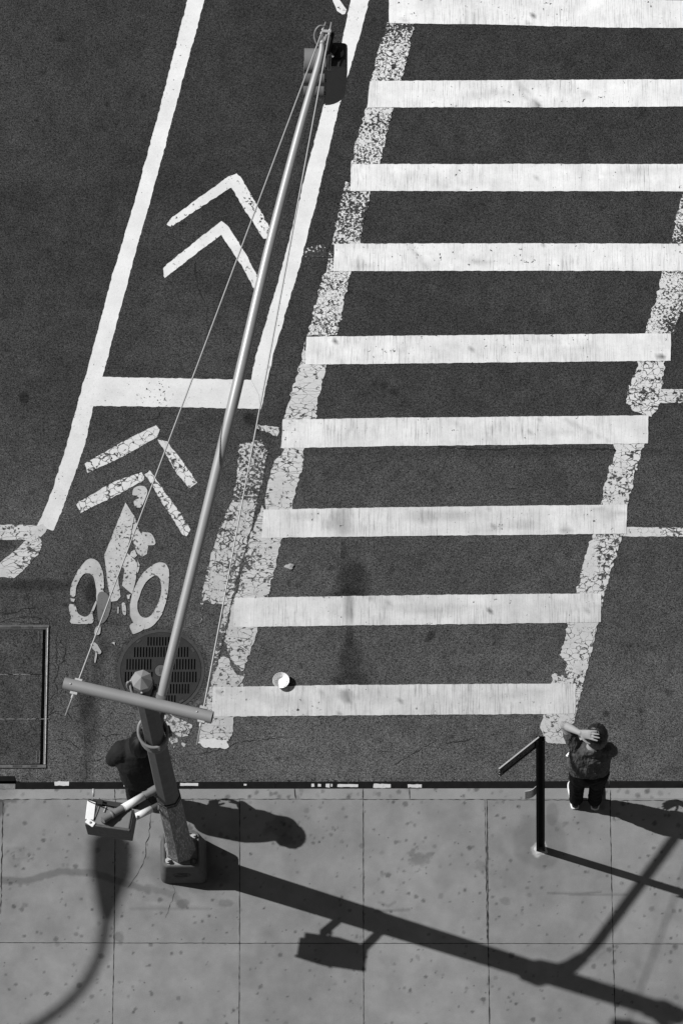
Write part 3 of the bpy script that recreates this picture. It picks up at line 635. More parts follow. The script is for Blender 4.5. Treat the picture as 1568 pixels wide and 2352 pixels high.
bm = bmesh.new(); 
box(bm, ((XL+X1t)/2, Y1-.012, RZ+.008), (X1t-XL, .030, .016)); box(bm, ((XL+X1t)/2, Y1-.036, RZ+.004), (X1t-XL, .012, .010))
box(bm, ((XL+X1b)/2, Y0+.015, RZ+.008), (X1b-XL, .032, .016)); box(bm, (XL, (Y0+Y1)/2, RZ+.008), (.03, Y1-Y0-.07, .016))
vs = [(X1t-.030, Y1-.030), (X1t-.003, Y1-.030), (X1b-.003, Y0+.033), (X1b-.030, Y0+.033)]
fl = flat([vs], RZ+.014, None, thick=.02); me_ = bpy.data.meshes.new('t'); fl.to_mesh(me_); fl.free(); bm.from_mesh(me_)
bev(obj('frame', bm, M_frame, hc), .002)
bm = bmesh.new()
for k in range(14):
    t0 = k/14; t1 = (k+.96)/14; xx0 = X1t-.012+(X1b-X1t)*t0; xx1 = X1t-.012+(X1b-X1t)*t1; yy0 = Y1-.03+(Y0-Y1+.06)*t0; yy1 = Y1-.03+(Y0-Y1+.06)*t1
    tube(bm, [(xx0, yy0, RZ+.0165), (xx1, yy1, RZ+.0165)], .0042, 6)
obj('edge_rail', bm, M_bright, hc)
bm = flat([[(X1t-.062, Y1-.044), (X1t-.029, Y1-.044), (X1b-.029, Y0+.035), (X1b-.062, Y0+.035)]], RZ+.006, None); obj('gap', bm, M_black, hc)
def hatch_tone(x, y): return .058*(1+(fbm(x, y, 4, 71, 4)-.5)*.9)*(1+(fbm(x, y, 15, 72, 3)-.5)*.5)
seams = [wq(0, 1550.5).y, wq(0, 1653).y]; yy = [Y1-.046, seams[0], seams[1], Y0+.035]
for k in range(3):
    a_, b_ = yy[k], yy[k+1]; xr = X1t-.062+(X1b-X1t)*((Y1-(a_+b_)/2)/(Y1-Y0))
    o = obj('panel', flat([ragged([(XL+.02, b_+.004), (xr, b_+.004), (xr, a_-.004), (XL+.02, a_-.004)], .0025, .03, k+5)], RZ+.011, .05, thick=.02), MA, hc)
    set_attr(o, 'tone', hatch_tone)
bm = bmesh.new()
for s_, x1 in ((seams[0], wq(75, 1550).x), (seams[1], wq(100, 1653).x)):
    rr = random.Random(int(s_*100)); x = XL+.1
    while x < x1:
        L = rr.uniform(.03, .10); tube(bm, [(x, s_+rr.uniform(-.002, .002), RZ+.011), (x+L/2, s_, RZ+.0135), (x+L, s_+rr.uniform(-.002, .002), RZ+.011)], [.002, rr.uniform(.003, .0055), .002], 6); x += L+rr.uniform(0, .05)
prop(obj('seam_wear', bm, M_bright, hc), kind='stuff')
for cr_ in (Zh([(482, 275), (530, 275), (530, 425), (482, 425)]), Zh([(465, 1780), (502, 1780), (498, 1935), (462, 1935)])):
    g_ = [G(u, v, RZ+.013) for u, v in cr_]
    bm = bmesh.new()
    for a_, b_ in zip(g_, g_[1:]+g_[:1]): tube(bm, [a_, b_], .0032, 6)
    obj('lift_slot', bm, M_frame, hc)
for hx, hy, hw in ((G(36, 1442, RZ).x, G(36, 1442, RZ).y, .09), (G(70, 1442, RZ).x, G(70, 1442, RZ).y, .045), (G(40, 1765, RZ).x, Y0+.016, .09), (G(78, 1765, RZ).x, Y0+.016, .06)):
    bm = bmesh.new(); box(bm, (hx, hy, RZ+.018), (hw, .017, .004)); obj('hinge', bm, M_iron_rim, hc)
# ------------------------------------------------------------------ bowl and litter
M_white = simple('paper_white', .92, .6, 0, .03, 20)
p = G(646, 1567.5, RZ+.01); bt = thing('paper_bowl', (p.x, p.y, RZ+.009), 'round white paper bowl standing open on the asphalt above the nearest stripe', 'bowl')
bm = bmesh.new(); prof = [(.0, .004), (.050, .004), (.056, .006), (.0765, .066), (.079, .070), (.0815, .067), (.080, .064), (.0765, .062), (.058, .0), (.0, .0)]
rg = []
for r_, z_ in prof[1:-1]: rg.append([bm.verts.new((p.x+r_*math.cos(2*math.pi*k/48), p.y+r_*math.sin(2*math.pi*k/48), RZ+.009+z_)) for k in range(48)])
for a_, b_ in zip(rg[:-1], rg[1:]):
    for k in range(48): bm.faces.new((a_[k], a_[(k+1) % 48], b_[(k+1) % 48], b_[k]))
bm.faces.new(rg[0][::-1]); bm.faces.new(rg[-1])
bmesh.ops.recalc_face_normals(bm, faces=bm.faces[:]); auto(obj('shell', bm, M_white, bt, True), 40)
bm = bmesh.new(); tube(bm, [(p.x+.012, p.y-.006, RZ+.0135), (p.x+.012, p.y-.006, RZ+.040)], [.044, .040], 32); o = obj('napkin', bm, M_white, bt, True); auto(o)
bev(o, .006)
p = G(665, 1303, RZ); bm = bmesh.new(); bmesh.ops.create_icosphere(bm, subdivisions=3, radius=.042)
for v in bm.verts:
    n = (float(vn(v.co.x+v.co.z, v.co.y, 45, 3))-.5)*.10; v.co = Vector((v.co.x*.95, v.co.y*.7, v.co.z*.3))*(1+n*10)+Vector((p.x, p.y, RZ+.016))
o = obj('crumpled_paper', bm, simple('dirty_paper', .38, .8, 0, .3, 40)); prop(o, 'small crumpled scrap of paper lying on the asphalt left of the wet stain', 'litter')
rl = random.Random(3); bits = [(695, 1310+20, 4), (628, 1372, 3), (668, 1318, 3), (1514, 1508, 3), (1563, 1585, 4), (20, 1715, 2)]
# ------------------------------------------------------------------ signal pole
PX, PY = .0005, .042
M_pole = simple('pole_paint', .15, .75, .0, .16, 14, spec=.12, bs=.15, speck=.69, speckcol=.25)
M_scar = simple('pole_scarred_wrap', .20, .8, 0, .45, 40, spec=.2, bs=.9, stretch=(1, 1, .12), speck=.55, speckcol=.50, bd=.006)
M_arm = simple('arm_galvanised', .40, .42, .25, .05, 5, spec=.5, bs=.04)
M_bar2 = simple('crossbar_paint', .27, .5, .05, .06, 5, spec=.4, bs=.05)
M_rod = simple('rod_steel', .38, .45, .3, .08, 10)
M_bolt = simple('bolt_light', .42, .5, .2, .2, 40)
M_base = simple('base_casting', .12, .75, 0, .22, 14, spec=.12, bs=.4, speck=.66, speckcol=.2)
M_basetop = simple('base_top_scuffed', .30, .7, 0, .3, 22, bs=.5, speck=.64, speckcol=.5)
sp = thing('signal_pole', (PX, PY, 0), 'octagonal grey signal pole on a bolted square base, its mast arm over the street', 'signal pole')
OR = .28+math.pi/8        # turn of the octagon
def polr(z): return .118-(.118-.092)*z/5.6
zz = [.50, 2.18]
bm = bmesh.new(); tube(bm, [(PX, PY, z_) for z_ in (.46, .50, .58, 1.0, 1.5, 2.20)], [.150, .150, polr(.6)+.014, polr(1)+.010, polr(1.5)+.009, polr(2.2)+.007], 8, ph=OR, up=(1, 0, 0))
obj('lower_shaft', bm, M_scar, sp)
bm = bmesh.new(); tube(bm, [(PX, PY, 2.19), (PX, PY, 5.66)], [polr(2.2), polr(5.66)-.004], 8, ph=OR, up=(1, 0, 0)); obj('upper_shaft', bm, M_pole, sp)
for z_ in (2.17, 2.235):
    bm = bmesh.new(); tube(bm, [(PX, PY, z_), (PX, PY, z_+.022)], polr(2.2)+.012, 8, ph=OR, up=(1, 0, 0)); obj('band', bm, simple('band_dark', .03, .5, .3), sp)
bm = bmesh.new(); rg = tube(bm, [(PX, PY, 5.63), (PX, PY, 5.71), (PX, PY, 5.72), (PX, PY, 5.80)], [.091, .091, .093, .002], 8, ph=OR, up=(1, 0, 0)); obj('cap', bm, simple('cap_grey', .30, .55, .1, .06), sp)
bm = bmesh.new(); bmesh.ops.create_uvsphere(bm, u_segments=10, v_segments=6, radius=.012, matrix=Matrix.Translation((PX-.0, PY-.098, 5.67))); obj('bolt', bm, M_bolt, sp); bm = bmesh.new(); bmesh.ops.create_uvsphere(bm, u_segments=10, v_segments=6, radius=.010, matrix=Matrix.Translation((PX-.098, PY+.01, 5.67)))
obj('bolt', bm, M_bolt, sp)
# bell base: rounded square that spreads to the ground
def rsq(h, r, n=6):
    out = []
    for qx, qy, a0 in ((1, 1, 0), (-1, 1, 90), (-1, -1, 180), (1, -1, 270)):
        for k in range(n+1):
            a_ = math.radians(a0+90*k/n); out.append((qx*(h-r)+r*math.cos(a_), qy*(h-r)+r*math.sin(a_)))
    return out
BC = G(422, 1979, 0); bm = bmesh.new(); rings = []
for z_, h, r_, sh_ in ((0, .222, .06, 0), (.05, .221, .06, 0), (.14, .208, .055, 0), (.40, .180, .05, 0), (.428, .176, .05, 0), (.435, .168, .045, 0), (.432, .155, .04, 0), (.41, .150, .04, 0)):
    rings.append([bm.verts.new((BC.x+(x*math.cos(.03)-y*math.sin(.03)), BC.y+y, z_)) for x, y in rsq(h, r_)])
n_ = len(rings[0])
for a_, b_ in zip(rings[:-1], rings[1:]):
    for k in range(n_): bm.faces.new((a_[k], a_[(k+1) % n_], b_[(k+1) % n_], b_[k]))
auto(obj('base', bm, M_base, sp, True), 50)
bm = bmesh.new(); ring = [bm.verts.new((BC.x+x, BC.y+y, .412)) for x, y in rsq(.152, .04)]; bm.faces.new(ring)
tube(bm, [(PX, PY, .411), (PX, PY, .47)], [.135, .128], 8, ph=OR, up=(1, 0, 0)); obj('base_top', bm, M_basetop, sp)
for dx, dy in ((-1, -1), (1, -1), (-1, 1), (1, 1)):
    bm = bmesh.new(); c_ = (BC.x+dx*.122, BC.y+dy*.122)
    tube(bm, [(c_[0], c_[1], .412), (c_[0], c_[1], .425)], .036, 16); tube(bm, [(c_[0], c_[1], .425), (c_[0], c_[1], .452)], .024, 6); tube(bm, [(c_[0], c_[1], .452), (c_[0], c_[1], .475)], .011, 10)
    obj('anchor_nut', bm, M_bolt if (dx < 0 or dy > 0) else M_base, sp)
bm = bmesh.new(); pts = [(BC.x+.085*math.cos(t), BC.y-.2165-.0*t, .225+.045*math.sin(t)) for t in [2*math.pi*k/40 for k in range(40)]]
def base_y(z_): return -(np.interp(z_, [.05, .14, .40], [.222, .209, .181]))
pts = [Vector((a_[0], BC.y+float(base_y(a_[2]))-.001, a_[2])) for a_ in pts]
for a_, b_ in zip(pts, pts[1:]+pts[:1]): tube(bm, [a_, b_], .0028, 5, cap=False)
for z1, z2, x1, x2 in ((.21, .235, -.06, .0), (.235, .215, 0, .055), (.20, .205, -.03, .045), (.25, .24, -.04, .05)):
    tube(bm, [(BC.x+x1, BC.y+float(base_y(z1))-.001, z1), (BC.x+x2, BC.y+float(base_y(z2))-.001, z2)], .0024, 5)
obj('cast_emblem', bm, M_pole, sp)
# crossbar
cl = Vector((-.6456867, -.0094676, 5.7921172)); crr = Vector((.59985, -.3149759, 5.7921172)); ZC = 5.7921
cl = G(150, 1570.5, ZC); crr = G(484.5, 1648, ZC)
bm = bmesh.new(); d_ = (crr-cl).normalized()
RO, RI = .0535, .046
o1 = tube(bm, [cl-d_*.012, crr+d_*.012], RO, 32, cap=False); i1 = tube(bm, [cl-d_*.012, crr+d_*.012], RI, 32, cap=False)
for k in range(32):
    bm.faces.new((o1[0][k], i1[0][k], i1[0][(k+1) % 32], o1[0][(k+1) % 32])); bm.faces.new((o1[1][k], o1[1][(k+1) % 32], i1[1][(k+1) % 32], i1[1][k]))
bmesh.ops.recalc_face_normals(bm, faces=bm.faces[:]); o = obj('crossbar', bm, M_bar2, sp, True); auto(o)
mid = Vector((PX, PY, ZC)); nrm = Vector((-d_.y, d_.x, 0))
ct = cl+d_*((mid-cl).dot(d_))
bm = bmesh.new(); tube(bm, [(PX, PY-.02, 5.36), ct-Vector((0, 0, .02))], .045, 12); obj('saddle', bm, M_pole, sp)
# coiled cable loops
def coil(name, zc, rads, thick, n=48):
    for k, (r_, dz) in enumerate(rads):
        pts = [(PX+r_*math.cos(a_)-.006, PY+r_*.97*math.sin(a_), zc+dz+.035*math.cos(a_-2.5)+.055*math.sin(a_)+.006*math.sin(a_*3+k)) for a_ in [2*math.pi*i/n for i in range(n+1)]]
        bm = bmesh.new(); tube(bm, pts, thick, 8, cap=False); obj(name, bm, M_cable, sp, True)
M_cable = simple('cable_grey', .27, .55, 0, .12, 30)
coil('cable_loop', 5.50, [(.103, -.045), (.101, -.008), (.102, .03)], .011)
coil('cable_loop', 4.13, [(.127, .078), (.123, .027), (.119, -.027), (.116, -.080)], .0145)
bm = bmesh.new(); box(bm, (PX+.125, PY+.03, 4.13), (.05, .08, .11), Rz(.3)); bev(obj('cable_clamp', bm, M_pole, sp), .01)
bm = bmesh.new(); box(bm, (PX+.085, PY+.0, 5.48), (.05, .07, .09), Rz(.5)); bev(obj('cable_clamp', bm, simple('clamp_dark', .03, .5, .2), sp), .012)
for zc, us in ((4.14, ((-.155, .02), )), (5.53, ((-.14, .03),))):
    bm = bmesh.new(); tube(bm, spline([(PX-.11, PY-.02, zc-.05), (PX-.135, PY+.0, zc+.0), (PX-.13, PY+.02, zc+.06), (PX-.10, PY+.03, zc+.03)], 5), .011, 6); obj('cable_end', bm, M_cable, sp, True)
# mast arm
A0 = Vector((PX+.05, PY+.10, 4.40)); AP = [A0, G(379, 1565, 4.585), G(402, 1470, 4.74), G(463, 1222, 5.12), G(504, 1053, 5.37), G(546, 880, 5.60), G(617, 574, 5.84), G(683, 318, 5.95), G(733, 140, 6.0), G(739.5, 98, 6.01)]
ap = spline(AP, 8); n_ = len(ap); bm = bmesh.new()
def arad(i):
    t = i/(n_-1); return float(np.interp(t, [0, .25, .56, .6, .8, 1], [.041, .044, .049, .047, .038, .024]))
tube(bm, ap, [arad(i) for i in range(n_)], 28); obj('mast_arm', bm, M_arm, sp, True)
bm = bmesh.new(); tube(bm, [(PX+.01, PY+.04, 4.30), (PX+.05, PY+.13, 4.42), ap[5]], [.075, .066, .052], 20); obj('arm_socket', bm, M_pole, sp, True)
tp = ap[-1]; td = (ap[-1]-ap[-4]).normalized(); sdv = td.cross(Vector((0, 0, 1))).normalized()
yk = G(749, 72, 6.03)
bm = bmesh.new(); tube(bm, [tp-td*.01, tp+td*.02], .028, 16); obj('arm_cap', bm, M_bolt, sp, True)
bm = bmesh.new()
for s_ in (-1, 0, 1): tube(bm, [tp+sdv*.016*s_, yk-sdv*.0+sdv*.012*s_-Vector((0, 0, .01))], .0055, 6)
yl, yr = G(739, 70, 6.04), G(760, 71.5, 6.04)
tube(bm, [yl, yr], [(.012, .016)]*2, 8); obj('yoke', bm, M_bolt, sp)
# guy rods: run from beyond the yoke to beyond the crossbar
for (ye, be, ue) in ((yl+Vector((.005, 0, 0)), (185, 1570-4), G(749, 56, 6.05)), (yr-Vector((.012, 0, 0)), (470, 1630), G(761, 56, 6.05))):
    be3 = G(be[0]-(10 if be[0] < 200 else 5), be[1]+12, ZC)
    dr = (be3-ye).normalized(); end = be3+dr*.27
    bm = bmesh.new(); tube(bm, [ye-dr*.09, ye, ye.lerp(be3, .5)-Vector((0, 0, .02)), be3, end], .0068, 8); obj('guy_rod', bm, M_rod, sp, True)
    bm = bmesh.new(); R_ = Rz(math.atan2(d_.y, d_.x))
    box(bm, be3-dr*.060, (.065, .022, .04), R_); box(bm, be3+dr*.062, (.062, .022, .04), R_); tube(bm, [be3+dr*.07, be3+dr*.105], .0125, 6); tube(bm, [ye-dr*.022, ye-dr*.002], .013, 6); tube(bm, [ye+dr*.012, ye+dr*.034], .013, 6)
    obj('rod_nut', bm, M_bolt, sp)
    tpv = be3+Vector((0, 0, 0))-d_*.045; bm = bmesh.new(); bmesh.ops.create_uvsphere(bm, u_segments=10, v_segments=6, radius=.010, matrix=Matrix.Translation(tpv+Vector((0, 0, .052)))); obj('bolt', bm, M_bolt, sp)
# ------------------------------------------------------------------ traffic signal on the arm tip
M_sig = simple('signal_black', .028, .38, 0, .1, 6, spec=.45); M_vis = simple('visor_grey', .20, .6, 0, .06, 6, spec=.3); M_vd = simple('visor_inside', .01, .9)
ZT, ZB = 5.88, 5.03
fb = G(746, 246, ZB)        # lower corner of the housing by the visors
sg = thing('traffic_signal', (fb.x+.1, fb.y+.12, ZB), 'three section traffic signal with tunnel visors hung at the mast arm tip', 'traffic signal')
HY0, HY1 = fb.y+.02, fb.y+.25
bm = bmesh.new(); prof = [(0, ZB), (.04, ZB+.006), (.08, ZB+.03), (.115, ZB+.07), (.145, ZB+.125), (.168, ZB+.19), (.18, ZB+.27), (.185, ZT-.12), (.18, ZT-.05), (.165, ZT-.015), (.13, ZT), (0, ZT)]
ra = [bm.verts.new((fb.x+x, HY0, z_)) for x, z_ in prof]; rb = [bm.verts.new((fb.x+x, HY1, z_)) for x, z_ in prof]
for k in range(len(prof)): bm.faces.new((ra[k], ra[(k+1) % len(prof)], rb[(k+1) % len(prof)], rb[k]))
bm.faces.new(ra); bm.faces.new(rb[::-1]); bmesh.ops.recalc_face_normals(bm, faces=bm.faces[:]); obj('housing', bm, M_sig, sg); sg.rotation_euler.y = .055
yc = (HY0+HY1)/2
for k in range(3):
    zc = ZT-.145-.275*k
    bm = bmesh.new(); box(bm, (fb.x-.008, yc, zc), (.016, .235, .262)); dr_ = obj('lens_door', bm, M_sig, sg); bev(dr_, .006)
    bm = bmesh.new(); L = .20; nseg = 32; outer = []; inner = []
    for x_ in (-.012, -L):
        outer.append([bm.verts.new((fb.x+x_, yc+.112*math.cos(2*math.pi*i/nseg), zc+.112*math.sin(2*math.pi*i/nseg))) for i in range(nseg)])
        inner.append([bm.verts.new((fb.x+x_, yc+.109*math.cos(2*math.pi*i/nseg), zc+.109*math.sin(2*math.pi*i/nseg))) for i in range(nseg)])
    for i in range(nseg):
        if 20 <= i <= 27: continue
        j = (i+1) % nseg
        bm.faces.new((outer[0][i], outer[0][j], outer[1][j], outer[1][i])); bm.faces.new((inner[0][j], inner[0][i], inner[1][i], inner[1][j])); bm.faces.new((outer[1][i], outer[1][j], inner[1][j], inner[1][i]))
    auto(obj('visor', bm, M_vis, sg, True), 40)
    bm = bmesh.new(); tube(bm, [(fb.x-.012, yc, zc), (fb.x-.022, yc, zc)], [.10, .07], 28); obj('lens', bm, simple('lens_%s' % ('red', 'amber', 'green')[k], (.05, .08, .05)[k], .15), sg, True)
# hub, pipes and strap that hang it
bm = bmesh.new(); tube(bm, [(fb.x+.095, yc+.01, ZT-.002), (fb.x+.095, yc+.01, ZT+.02), (fb.x+.095, yc+.01, ZT+.035)], [.060, .055, .02], 20); obj('hanger_hub', bm, simple('hub_matt', .012, .8), sg)
bm = bmesh.new(); box(bm, tuple(G(757, 98, 5.97)), (.05, .20, .07), Rz(-.22)); box(bm, tuple(G(762, 112, 5.93)), (.09, .09, .06), Rz(-.5)); bev(obj('clamp_block', bm, simple('clamp_black', .015, .5, .2), sp), .018, 3)
bm = bmesh.new()
for u_ in (755, 759.5): tube(bm, [G(u_, 128, 5.92), G(u_-2, 160, 5.90)], .008, 8)
tube(bm, [G(756, 118, 5.95), G(765, 130, 5.93)], .012, 8); obj('bracket_pipe', bm, M_bolt, sp)
bm = bmesh.new(); tube(bm, spline([G(745, 60, 6.04), G(735, 58, 6.06), G(726, 66, 6.05), G(722, 80, 6.0), G(725, 95, 5.96), G(732, 104, 5.93), G(744, 112, 5.92)], 7), .0085, 7); obj('drip_loop', bm, M_cable, sp, True)
bm = bmesh.new(); tube(bm, [G(742, 76, 6.0), G(737, 96, 5.98), G(731, 118, 5.95)], .007, 6); obj('cable', bm, M_cable, sp, True)
for k in range(3):
    bm = bmesh.new(); tube(bm, [(fb.x-.004, HY0-.004, ZT-.05-.275*k), (fb.x-.004, HY0-.004, ZT-.11-.275*k)], .006, 6); obj('latch', bm, M_sig, sg)
# ------------------------------------------------------------------ pedestrian signal on two brackets
M_pb = simple('ped_box_paint', .17, .55, 0, .12, 12); M_pbf = simple('ped_box_side', .075, .6, 0, .4, 25, speck=.6, speckcol=.05); M_st = simple('sticker_white', .78, .6, 0, .10, 40, speck=.66, speckcol=.25)
ZPT, ZPB = 2.52, 2.20
cA = G(200, 1866, ZPT); cB = G(303, 1872, ZPT)
ang = -.15; pc = G(251, 1876, ZPT)
ps = thing('pedestrian_signal', (pc.x, pc.y, ZPB), 'boxy crosswalk signal held out from the left side of the pole by two bracket arms', 'pedestrian signal')
bm = bmesh.new(); box(bm, (pc.x, pc.y, (ZPT+ZPB)/2), (.40, .185, ZPT-ZPB), Rz(ang)); bev(obj('housing', bm, M_pb, ps), .014, 3)
bm = bmesh.new(); o_ = Rz(ang)@Vector((0, -.098, 0)); box(bm, (pc.x+o_.x, pc.y+o_.y, (ZPT+ZPB)/2-.004), (.415, .024, ZPT-ZPB+.01), Rz(ang)); bev(obj('back_cover', bm, M_pbf, ps), .006)
bm = bmesh.new(); o_ = Rz(ang)@Vector((.205, -.005, 0)); box(bm, (pc.x+o_.x, pc.y+o_.y, (ZPT+ZPB)/2-.01), (.014, .21, ZPT-ZPB-.01), Rz(ang)); bev(obj('side_cover', bm, M_pbf, ps), .005)
bm = bmesh.new(); o_ = Rz(ang)@Vector((0, .098, 0)); box(bm, (pc.x+o_.x, pc.y+o_.y, (ZPT+ZPB)/2), (.36, .012, .25), Rz(ang)); obj('face', bm, M_sig, ps)
bm = bmesh.new(); o_ = Rz(ang)@Vector((0, .125, 0))
for k in range(8): box(bm, (pc.x+o_.x, pc.y+o_.y, ZPB+.03+k*.04), (.35, .045, .004), Rz(ang))
obj('sun_louver', bm, M_sig, ps)
bm = bmesh.new(); e = Rz(ang)@Vector((-.178, .03, 0)); box(bm, (pc.x+e.x, pc.y+e.y, ZPT+.006), (.078, .175, .012), Rz(ang+.06)); e2 = Rz(ang)@Vector((-.160, -.085, 0)); box(bm, (pc.x+e2.x, pc.y+e2.y, ZPT+.010), (.085, .05, .006), Rz(ang-.45))
bev(obj('end_strap', bm, simple('strap_bright', .80, .5, .1, .05), ps), .003)
bm = bmesh.new(); e = Rz(ang)@Vector((-.180, .165, 0)); tube(bm, [(pc.x+e.x, pc.y+e.y, ZPT-.01), (pc.x+e.x+.004, pc.y+e.y+.07, ZPT+.01)], .012, 10); obj('conduit', bm, M_bolt, ps, True); bm = bmesh.new(); bmesh.ops.create_uvsphere(bm, u_segments=8, v_segments=6, radius=.012, matrix=Matrix.Translation((pc.x+e2.x, pc.y+e2.y, ZPT+.016))); obj('bolt', bm, M_bolt, ps, True)
bm = bmesh.new()
a1 = Vector((pc.x, pc.y, ZPT+.03)); q1 = a1+Rz(ang)@Vector((-.215, .125, 0)); q2 = a1+Rz(ang)@Vector((.0, .09, 0))
tube(bm, [q1, q2], .0055, 6); tube(bm, [q1+Vector((0, -.016, 0)), q2+Vector((-.05, -.018, 0))], .004, 6)
tube(bm, [a1+Rz(ang)@Vector((-.115, .15, 0)), a1+Rz(ang)@Vector((-.125, .03, -.01)), a1+Rz(ang)@Vector((-.135, -.06, -.02))], .004, 6)
box(bm, a1+Rz(ang)@Vector((-.105, .115, -.01)), (.05, .045, .03), Rz(ang)); obj('wire_tie', bm, simple('tie_black', .012, .5), ps)
bm = bmesh.new(); tube(bm, [a1+Rz(ang)@Vector((-.045, .085, -.02)), a1+Rz(ang)@Vector((-.055, .03, -.02))], .006, 6); obj('pin', bm, M_bolt, ps)
# upper bracket arm
ue = Vector((PX-.075, PY-.03, 2.42)); ua = G(356, 1814, 2.46); ub = G(285, 1852, 2.56); uc = G(236, 1884, 2.59)
bm = bmesh.new(); tube(bm, [ua.lerp(uc, -.08), ua.lerp(uc, .1), ua.lerp(uc, .12), uc], [.040, .040, .034, .034], 18); auto(obj('upper_arm', bm, M_pb, ps, True))
bm = bmesh.new(); tube(bm, [uc.lerp(ua, .0)+Vector((0, 0, -.03)), (pc.x-.0, pc.y+.0, ZPT-.01)], .03, 14); tube(bm, [uc.lerp(ua, .15), uc.lerp(ua, .19)], .039, 18); obj('arm_collar', bm, M_pb, ps, True)
bm = bmesh.new(); tube(bm, [ua.lerp(uc, .22), ua.lerp(uc, .60)], [.0365, .0375], 18); tube(bm, [ua.lerp(uc, .6), ua.lerp(uc, .61)], .0385, 18); obj('sticker_sleeve', bm, M_st, ps, True)
la = G(364, 1851, 1.98); lb = G(306, 1880, 2.04); lc = G(285, 1890, 2.12)
bm = bmesh.new(); tube(bm, [la.lerp(lb, -.12), lb, lc, Vector((pc.x+.12, pc.y, ZPB+.02))], [.032, .030, .03, .03], 16); obj('lower_arm', bm, M_pb, ps, True)
bm = bmesh.new(); tube(bm, [la.lerp(lb, .28), lb], .0335, 18); obj('sticker_sleeve', bm, M_st, ps, True)
bm = bmesh.new(); nn_ = 11; ld = (lb-la).normalized(); dn = Vector((-.25, -.55, -.75)).normalized(); dn = (dn-ld*dn.dot(ld)).normalized()
for k in range(nn_):
    c_ = la.lerp(lb, .33+.64*k/nn_)+dn*.033; L = .012 if k % 3 else .016; tube(bm, [c_-ld*L*.45, c_+ld*L*.45], .0045 if k % 2 else .0065, 5)
obj('sticker_marks', bm, simple('ink', .01, .8), ps)
bm = bmesh.new(); tube(bm, [ue+Vector((0, 0, -.03)), ua.lerp(uc, -.02)], [.05, .045], 14); obj('pole_mount', bm, M_pole, ps, True); bm = bmesh.new(); tube(bm, [Vector((PX-.09, PY-.03, 1.98)), la.lerp(lb, .02)], [.05, .042], 14); obj('pole_mount', bm, M_pole, ps, True)
# ------------------------------------------------------------------ sign post
M_post = simple('post_black', .006, .7, .0, .2, 10, spec=.08); M_sign = simple('sign_back', .016, .6, .2, .3, 60, spec=.3, speck=.60, speckcol=.10)
qb = G(1241, 1952, 0); ZQ = 3.56; qt = G(1240.5, 1699, ZQ)
st_ = thing('sign_post', (qb.x, qb.y, 0), 'black channel sign post set in the sidewalk left of the person in grey', 'sign post')
def ch(bm, a_, b_, w_, d, th):
    for x0, x1, y0, y1 in ((-w_/2, w_/2, d-th, d), (-w_/2, -w_/2+th, 0, d-th-.0005), (w_/2-th, w_/2, 0, d-th-.0005), (-w_/2+th+.0005, -w_/2+.022, 0, th), (w_/2-.022, w_/2-th-.0005, 0, th)):
        vs = [bm.verts.new((p_.x+x, p_.y+y, p_.z)) for p_ in (a_, b_) for x, y in ((x0, y0), (x1, y0), (x1, y1), (x0, y1))]
        for f in ((0, 3, 2, 1), (4, 5, 6, 7), (0, 1, 5, 4), (1, 2, 6, 5), (2, 3, 7, 6), (3, 0, 4, 7)): bm.faces.new([vs[i] for i in f])
bm = bmesh.new(); ch(bm, Vector((qb.x, qb.y-.02, -.05)), Vector((qt.x, qt.y-.02, ZQ)), .080, .05, .005); obj('post', bm, M_post, st_)
# foot mortar
bm = bmesh.new(); o = tube(bm, [(qb.x, qb.y, 0.0), (qb.x, qb.y, .012)], [.066, .05], 14)
for v in bm.verts:
    k_ = 1+(random.random()-.5)*.5; v.co.x = qb.x+(v.co.x-qb.x)*k_; v.co.y = qb.y+(v.co.y-qb.y)*k_
obj('foot_mortar', bm, simple('mortar', .5, .9, 0, .2, 30, bs=.6), st_)
s1 = G(1236.5, 1694, ZQ-.0); s0 = G(1145.5, 1766.5, ZQ-.0); s1 = s0.lerp(s1, 1.0); ax = (s1-s0); L = ax.length; ax.normalize(); sn = Vector((-ax.y, ax.x, 0))
SHh = .27; RM = Matrix((ax, sn, Vector((0, 0, 1)))).transposed()
sgn = thing('street_sign', ((s0.x+s1.x)/2, (s0.y+s1.y)/2, ZQ-SHh), 'dark sign panel seen edge-on, jutting left from the post top', 'sign')
cc_ = (s0+s1)/2-Vector((0, 0, SHh/2)); bm = bmesh.new(); box(bm, cc_, (L, .004, SHh), RM); obj('panel', bm, M_sign, sgn)
bm = bmesh.new(); box(bm, cc_+Vector((0, 0, SHh/2+.003)), (L+.004, .012, .006), RM); obj('top_rim', bm, simple('sign_edge', .42, .5, .1), sgn)
bm = bmesh.new(); box(bm, cc_-Vector((0, 0, SHh*.30))-sn*.006, (L*.82, .008, .012), RM); obj('stiffener', bm, simple('sign_rib', .05, .5, .2), sgn)
bm = bmesh.new()
rr = random.Random(9)
for k in range(46):
    c_ = cc_+ax*rr.uniform(-.46, .25)*L+Vector((0, 0, rr.uniform(-.14, .36)*SHh))-sn*.0035; box(bm, c_, (rr.uniform(.006, .018), .002, rr.uniform(.006, .02)), RM)
prop(obj('scratches', bm, simple('scratch', .06, .7, 0, .3, 60), sgn), kind='stuff')
for r_, c_ in [(.008, cc_-ax*(L/2-.004)+Vector((0, 0, SHh*(.30-.3*k)))-sn*.004) for k in range(3)]+[(.006, cc_+ax*k*L-Vector((0, 0, SHh/2))-sn*.003) for k in (.3, -.1, -.28)]:
    bm = bmesh.new(); bmesh.ops.create_uvsphere(bm, u_segments=8, v_segments=5, radius=r_, matrix=Matrix.Translation(c_)); obj('bolt', bm, M_bolt, sgn)
z2 = 1.98; t0 = G(1205.2, 1818.5, z2); t1 = G(1233, 1804, z2); H2 = .25
